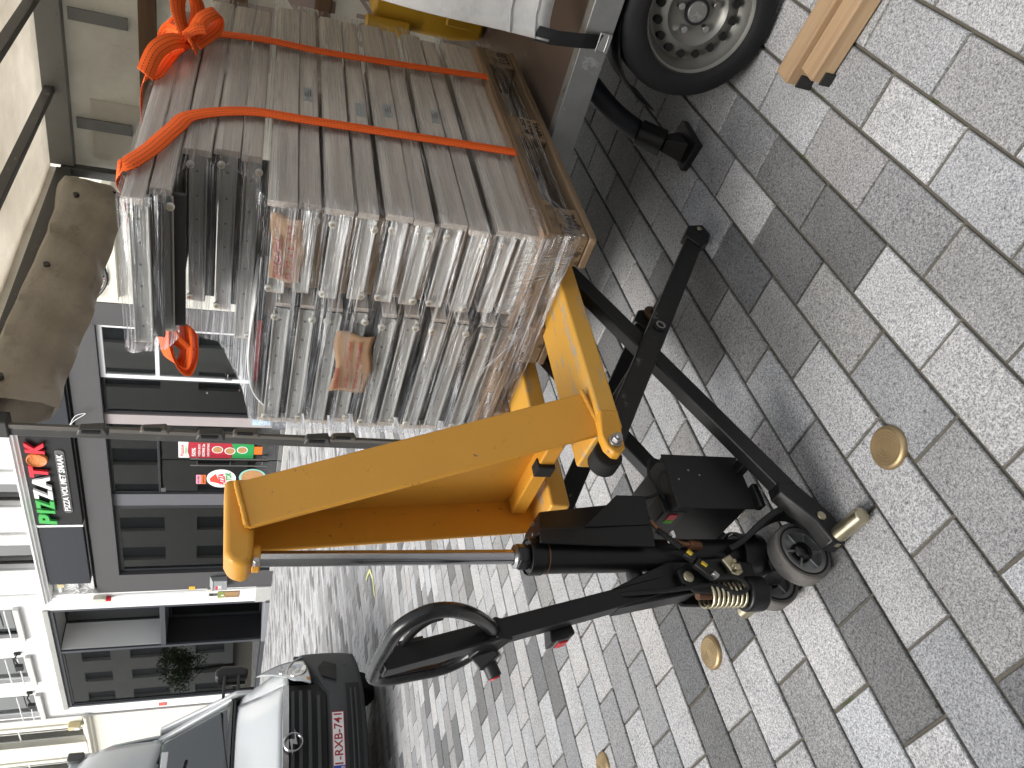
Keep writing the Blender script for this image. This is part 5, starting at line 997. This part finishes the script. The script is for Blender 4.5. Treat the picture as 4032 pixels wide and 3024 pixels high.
# grille
def strip(z0, z1, yw, dx, th_=.02, n=20, taper=0.):
    q = MB()
    for i in range(n):
        y0, y1 = -yw + 2 * yw * i / n, -yw + 2 * yw * (i + 1) / n
        q.hexa([(nose(y0) + dx - th_, y0, z0), (nose(y0) + dx, y0, z0), (nose(y1) + dx, y1, z0), (nose(y1) + dx - th_, y1, z0), (nose(y0) + dx - th_ - taper, y0, z1), (nose(y0) + dx - taper, y0, z1), (nose(y1) + dx - taper, y1, z1), (nose(y1) + dx - th_ - taper, y1, z1)])
    return q
gr = strip(.60, .965, .60, -.055).build('grille', mat('deep_black', (.006, .006, .006)), vn)
for zz in (.655, .735, .815, .885): strip(zz, zz + .030, .52 if zz > .7 else .46, -.022, .03).build('grille_bar', VANG, gr, 0, 30)
strip(.935, .985, .585, -.005, .03).build('chrome_bar', CHROME, gr, 0, 30)
em = MB().lathe([(.066, -.006), (.072, .006), (.082, .006), (.088, -.006)], (.005, .015, .90), (1, 0, 0), 44, True).build('emblem_ring', CHROME, gr, 0, 40)
MB().prism([(.115, -.010), (.018, -.010), (.026, .032), (-.115, .008), (-.016, .008), (-.026, -.034)], (.0, .015, .90), (0, 1, 0), (0, 0, 1), (.012, 0, 0)).build('emblem_bolt', CHROME, em, .002)
# bonnet, wings
def bon(u, v):
    k = -1 + 2 * u; y = k * (.60 + .25 * v); x0 = nose(y) - .06; x = x0 + (-.98 - .09 * abs(k) ** 3 - x0) * v
    return (x, y, .985 + .38 * v ** .82 - .045 * abs(k) ** 5 * (1 - .6 * v))
MB().grid(bon, 30, 16).build('bonnet', VANW, vn, 0, 60, .02)
MB().grid(lambda u, v: (bon(u, 0)[0] + .012 * math.sin(v * 3.14), bon(u, 0)[1], .935 + (bon(u, 0)[2] - .935) * v) if abs(u - .5) > .46 else (bon(u, 0)[0] + .012 * math.sin(v * 3.14), bon(u, 0)[1], .965 + (bon(u, 0)[2] - .965) * v), 40, 4).build('bonnet_lip', VANW, vn, 0, 60, .012)
for s_ in (-1, 1):
    def wing(u, v, s_=s_):
        E, Sd = Vector(bon(1, v)), Vector((-.33 - .70 * v, .95 + .03 * v, .80 + .30 * v)); q = E.lerp(Sd, u); b_ = math.sin(u * math.pi) * .07; q += Vector((.05 * (1 - v), .6 * b_, .8 * b_)); return (q.x - .02, s_ * (q.y + .004), q.z - .004)
    MB().grid(wing, 14, 14).build('front_wing', VANW, vn, 0, 60, .015)
    MB().grid(lambda u, v: (-.33 - .72 * u, s_ * (.95 + .035 * u), .62 + v * (.18 + .30 * u)), 10, 4).build('wing_side', VANW, vn, 0, 60, .015)
    def hlp(u, v, s_=s_):
        yb, zb, yt, zt = .575 + .305 * u, .735 + .055 * u ** 2, .630 + .30 * u, .885 + .325 * u ** .9
        y = yb + (yt - yb) * v; z = zb + (zt - zb) * v; x = nose(yb) * (1 - v) + (nose(.63) - .03 - .50 * u ** 1.5) * v + .05 * math.sin(v * math.pi) * (.4 + u) + .012
        return (x, s_ * y, z)
    hlo = MB().grid(hlp, 14, 14).build('headlamp', LE, vn, 0, 60, .012)
    for uu, vv, rr_ in ((.48, .34, .082), (.62, .62, .058)):
        q = Vector(hlp(uu, vv)); MB().lathe([(.0, -.01), (rr_ * .5, -.006), (rr_ * .85, .012), (rr_, .014), (rr_ * 1.06, -.012)], q + Vector((.006, 0, .002)), (1, s_ * .45, .25), 28).build('reflector', CHROME, hlo, 0, 40); MB().lathe([(0, .012), (rr_ * .3, .008), (rr_ * .36, -.006)], q + Vector((.006, 0, .002)), (1, s_ * .45, .25), 18).build('bulb_cap', STEEL, hlo, 0, 40)
    q = Vector(hlp(.16, .12)); MB().lathe([(0, .01), (.02, .008), (.024, 0)], q, (1, s_ * .3, .1), 16).build('indicator', mat('amber_lens', (.5, .22, .05), .2), hlo)
    MB().tube([Vector(hlp(k / 12, 0)) for k in range(13)] + [Vector(hlp(1, k / 12)) for k in range(13)], .008, 6).build('lamp_seal', PLA, hlo, 0, 60)
    # doors, sides, wheels, mirrors
    cs = MB(); cs.prism([(-.98, .42), (-1.3, .35), (-2.2, .35), (-2.2, 2.15), (-1.72, 2.12), (-.98, 1.38), (-1.30, .75), (-1.1, .80)], (0, s_ * .985, 0), (1, 0, 0), (0, 0, 1), (0, -s_ * .05, 0)); cs = MB(); cs.prism([(-1.28, .35), (-2.2, .35), (-2.2, 2.12), (-1.74, 2.10), (-1.0, 1.38), (-1.0, .86), (-1.22, .72)], (0, s_ * .985, 0), (1, 0, 0), (0, 0, 1), (0, -s_ * .04, 0)); dro = cs.build('door', VANW, vn, .015)
    MB().prism([(-1.18, 1.44), (-2.0, 1.44), (-2.0, 2.02), (-1.72, 2.02)], (0, s_ * .988, 0), (1, 0, 0), (0, 0, 1), (0, s_ * .004, 0)).build('side_window', mat('side_glass', (.012, .014, .016), .08), dro)
    wv = MB().lathe([(.20, -.10), (.25, -.11), (.31, -.105), (.335, -.085), (.34, -.05), (.34, .06), (.33, .085), (.30, .10), (.20, .09)], (-.93, s_ * .85, .34), (0, 1, 0), 48, True).build('wheel', TYRE, vn, 0, 35); MB().lathe([(0, .05), (.08, .05), (.10, .02), (.18, .04), (.20, .08), (.20, -.08), (0, -.02)], (-.93, s_ * .85, .34), (0, s_, 0), 36).build('rim', ALU, wv, 0, 40)
    mi = MB(); mi.prism([(-.05, -.16), (.05, -.17), (.085, -.10), (.09, .10), (.05, .17), (-.05, .16)], (-1.17, s_ * 1.20, 1.43), (0, s_, 0), (0, 0, 1), (-.13, 0, 0)); 
    for v_ in mi.v: v_.y += s_ * .06
    mio = mi.build('door_mirror', PLA, vn, .035, None, 0, 4); MB().bar((-1.13, s_ * .96, 1.36), (-1.2, s_ * 1.24, 1.36), .05, .03).build('mirror_arm', PLA, mio, .008); MB().bar((-1.13, s_ * .96, 1.50), (-1.2, s_ * 1.24, 1.50), .05, .03).build('mirror_arm', PLA, mio, .008); MB().box(-1.315, -1.302, s_ * 1.26 - .075, s_ * 1.26 + .075, 1.29, 1.57).build('mirror_glass', CHROME, mio)
MB().box(-5.6, -.7, -.93, .93, .35, .55).build('chassis', mat('deep_black', (.006, .006, .006)), vn); MB().box(-1.0, -.5, -.75, .75, .5, .95).build('engine_bay', mat('deep_black', (.006, .006, .006)), vn)
# windscreen, pillars, cab interior
def wsp(u, v, k=.0): y0, y1 = .93, .87; y = (-1 + 2 * u) * (y0 + (y1 - y0) * v); return (-.97 - .74 * v - .12 * abs(-1 + 2 * u) ** 2.2 - k, y, 1.40 + .70 * v)
MB().grid(wsp, 24, 12).build('windscreen', GLSW, vn, 0, 60, .006)
ap = MB()
for s_ in (-1, 1): 
    u = 0 if s_ < 0 else 1; P = [Vector(wsp(u, k / 8)) + Vector((-.03, s_ * .022, 0)) for k in range(9)]; ap.tube(P, .034, 10)
ap.tube([Vector(wsp(k / 12, 1)) + Vector((-.04, 0, .03)) for k in range(13)], .055, 10); ap.build('pillar_frame', VANW, vn, 0, 60)
MB().grid(lambda u, v: (wsp(u, 0)[0] + .03 - v * .10, wsp(u, 0)[1], 1.375 + .02 * v), 20, 3).build('scuttle', PLA, vn, 0, 60, .02)
wi = MB()
for ya, yb in ((.15, .78), (-.62, .0)): wi.tube([Vector(wsp(.5 + .5 * ya / .86, .02)) + Vector((.02, 0, 0)), Vector(wsp(.5 + .5 * yb / .86, .16)) + Vector((.02, 0, 0))], .009, 8)
wi.build('wipers', PLA, vn, 0, 50)
it = MB(); it.box(-1.55, -1.1, -.80, .80, 1.05, 1.33); it.build('dashboard', PLA, vn, .03); MB().tube([(-1.55 + .06 * math.sin(a * .3927), .42 + .18 * math.cos(a * .3927), 1.36 + .15 * math.sin(a * .3927)) for a in range(16)], .015, 8, True).build('steering_wheel', PLA, vn, 0, 50)
for yy in (.42, -.35): MB().box(-2.15, -1.98, yy - .24, yy + .24, .9, 1.75).build('seat', mat('seat_cloth', (.05, .055, .06), .9), vn, .06, None, 0, 4)
MB().box(-2.3, -2.22, -.95, .95, .5, 2.12).build('cab_rear_wall', mat('cab_grey', (.16, .17, .18), .8), vn)
MB().box(-1.47, -1.44, .42, .60, 1.98, 2.04).build('toll_badge', WPAINT, vn, .004)
# cab roof with air deflector and cargo box
dfl = MB()
def dfp(u, v):
    y = (-1 + 2 * u); k = v ** 1.0; x = -1.72 - .62 * (1 - math.cos(k * math.pi / 2)) - .10 * abs(y) ** 3; z = 2.12 + .86 * math.sin(k * math.pi / 2) - .10 * abs(y) ** 5; return (x, y * (.86 + .08 * k), z)
dfl.grid(dfp, 30, 16); dfl.build('roof_deflector', VANW, vn, 0, 60, .02)
for s_ in (-1, 1): 
    ds_ = MB(); ds_.prism([(-1.80, 2.10), (-2.35, 2.10), (-2.35, 2.86), (-2.2, 2.82), (-1.95, 2.55)], (0, s_ * .93, 0), (1, 0, 0), (0, 0, 1), (0, -s_ * .03, 0)); ds_.build('deflector_side', VANW, vn, .012)
MB().box(-6.2, -2.36, -1.04, 1.04, .75, 3.0).build('cargo_box', VANW, vn, .04, None, 0, 3)
for s_ in (-1, 1): MB().box(-2.42, -2.31, s_ * .98 - .05, s_ * .98 + .05, 2.86, 3.02).build('marker_lamp', mat('smoked_lens', (.08, .08, .08), .3), vn, .02)
# number plate
npo = MB().box(nose(0) + .016, nose(0) + .024, -.26, .26, .455, .565).build('number_plate', WPAINT, vn, .004)
frame2 = MB(); x_ = nose(0) + .0255
for q in ((-.26, .26, .455, .461), (-.26, .26, .559, .565), (-.26, -.254, .461, .559), (.254, .26, .461, .559)): frame2.box(x_ - .0015, x_, *q)
PRED = flat('plate_red_ink', (.34, .015, .02)); frame2.build('plate_border', PRED, npo)
MB().box(x_ - .002, x_ + .0004, -.253, -.215, .462, .558).build('blue_band', flat('eu_blue', (.01, .05, .35)), npo)
text('1-RXB-741', 'plate_number', (x_ - .001, -.205, .474), (0, 1, 0), (0, 0, 1), .445, .074, .002, PRED, npo, 0, .01); text('B', 'country_letter', (x_ - .0005, -.245, .468), (0, 1, 0), (0, 0, 1), .022, .028, .002, WPAINT, npo)
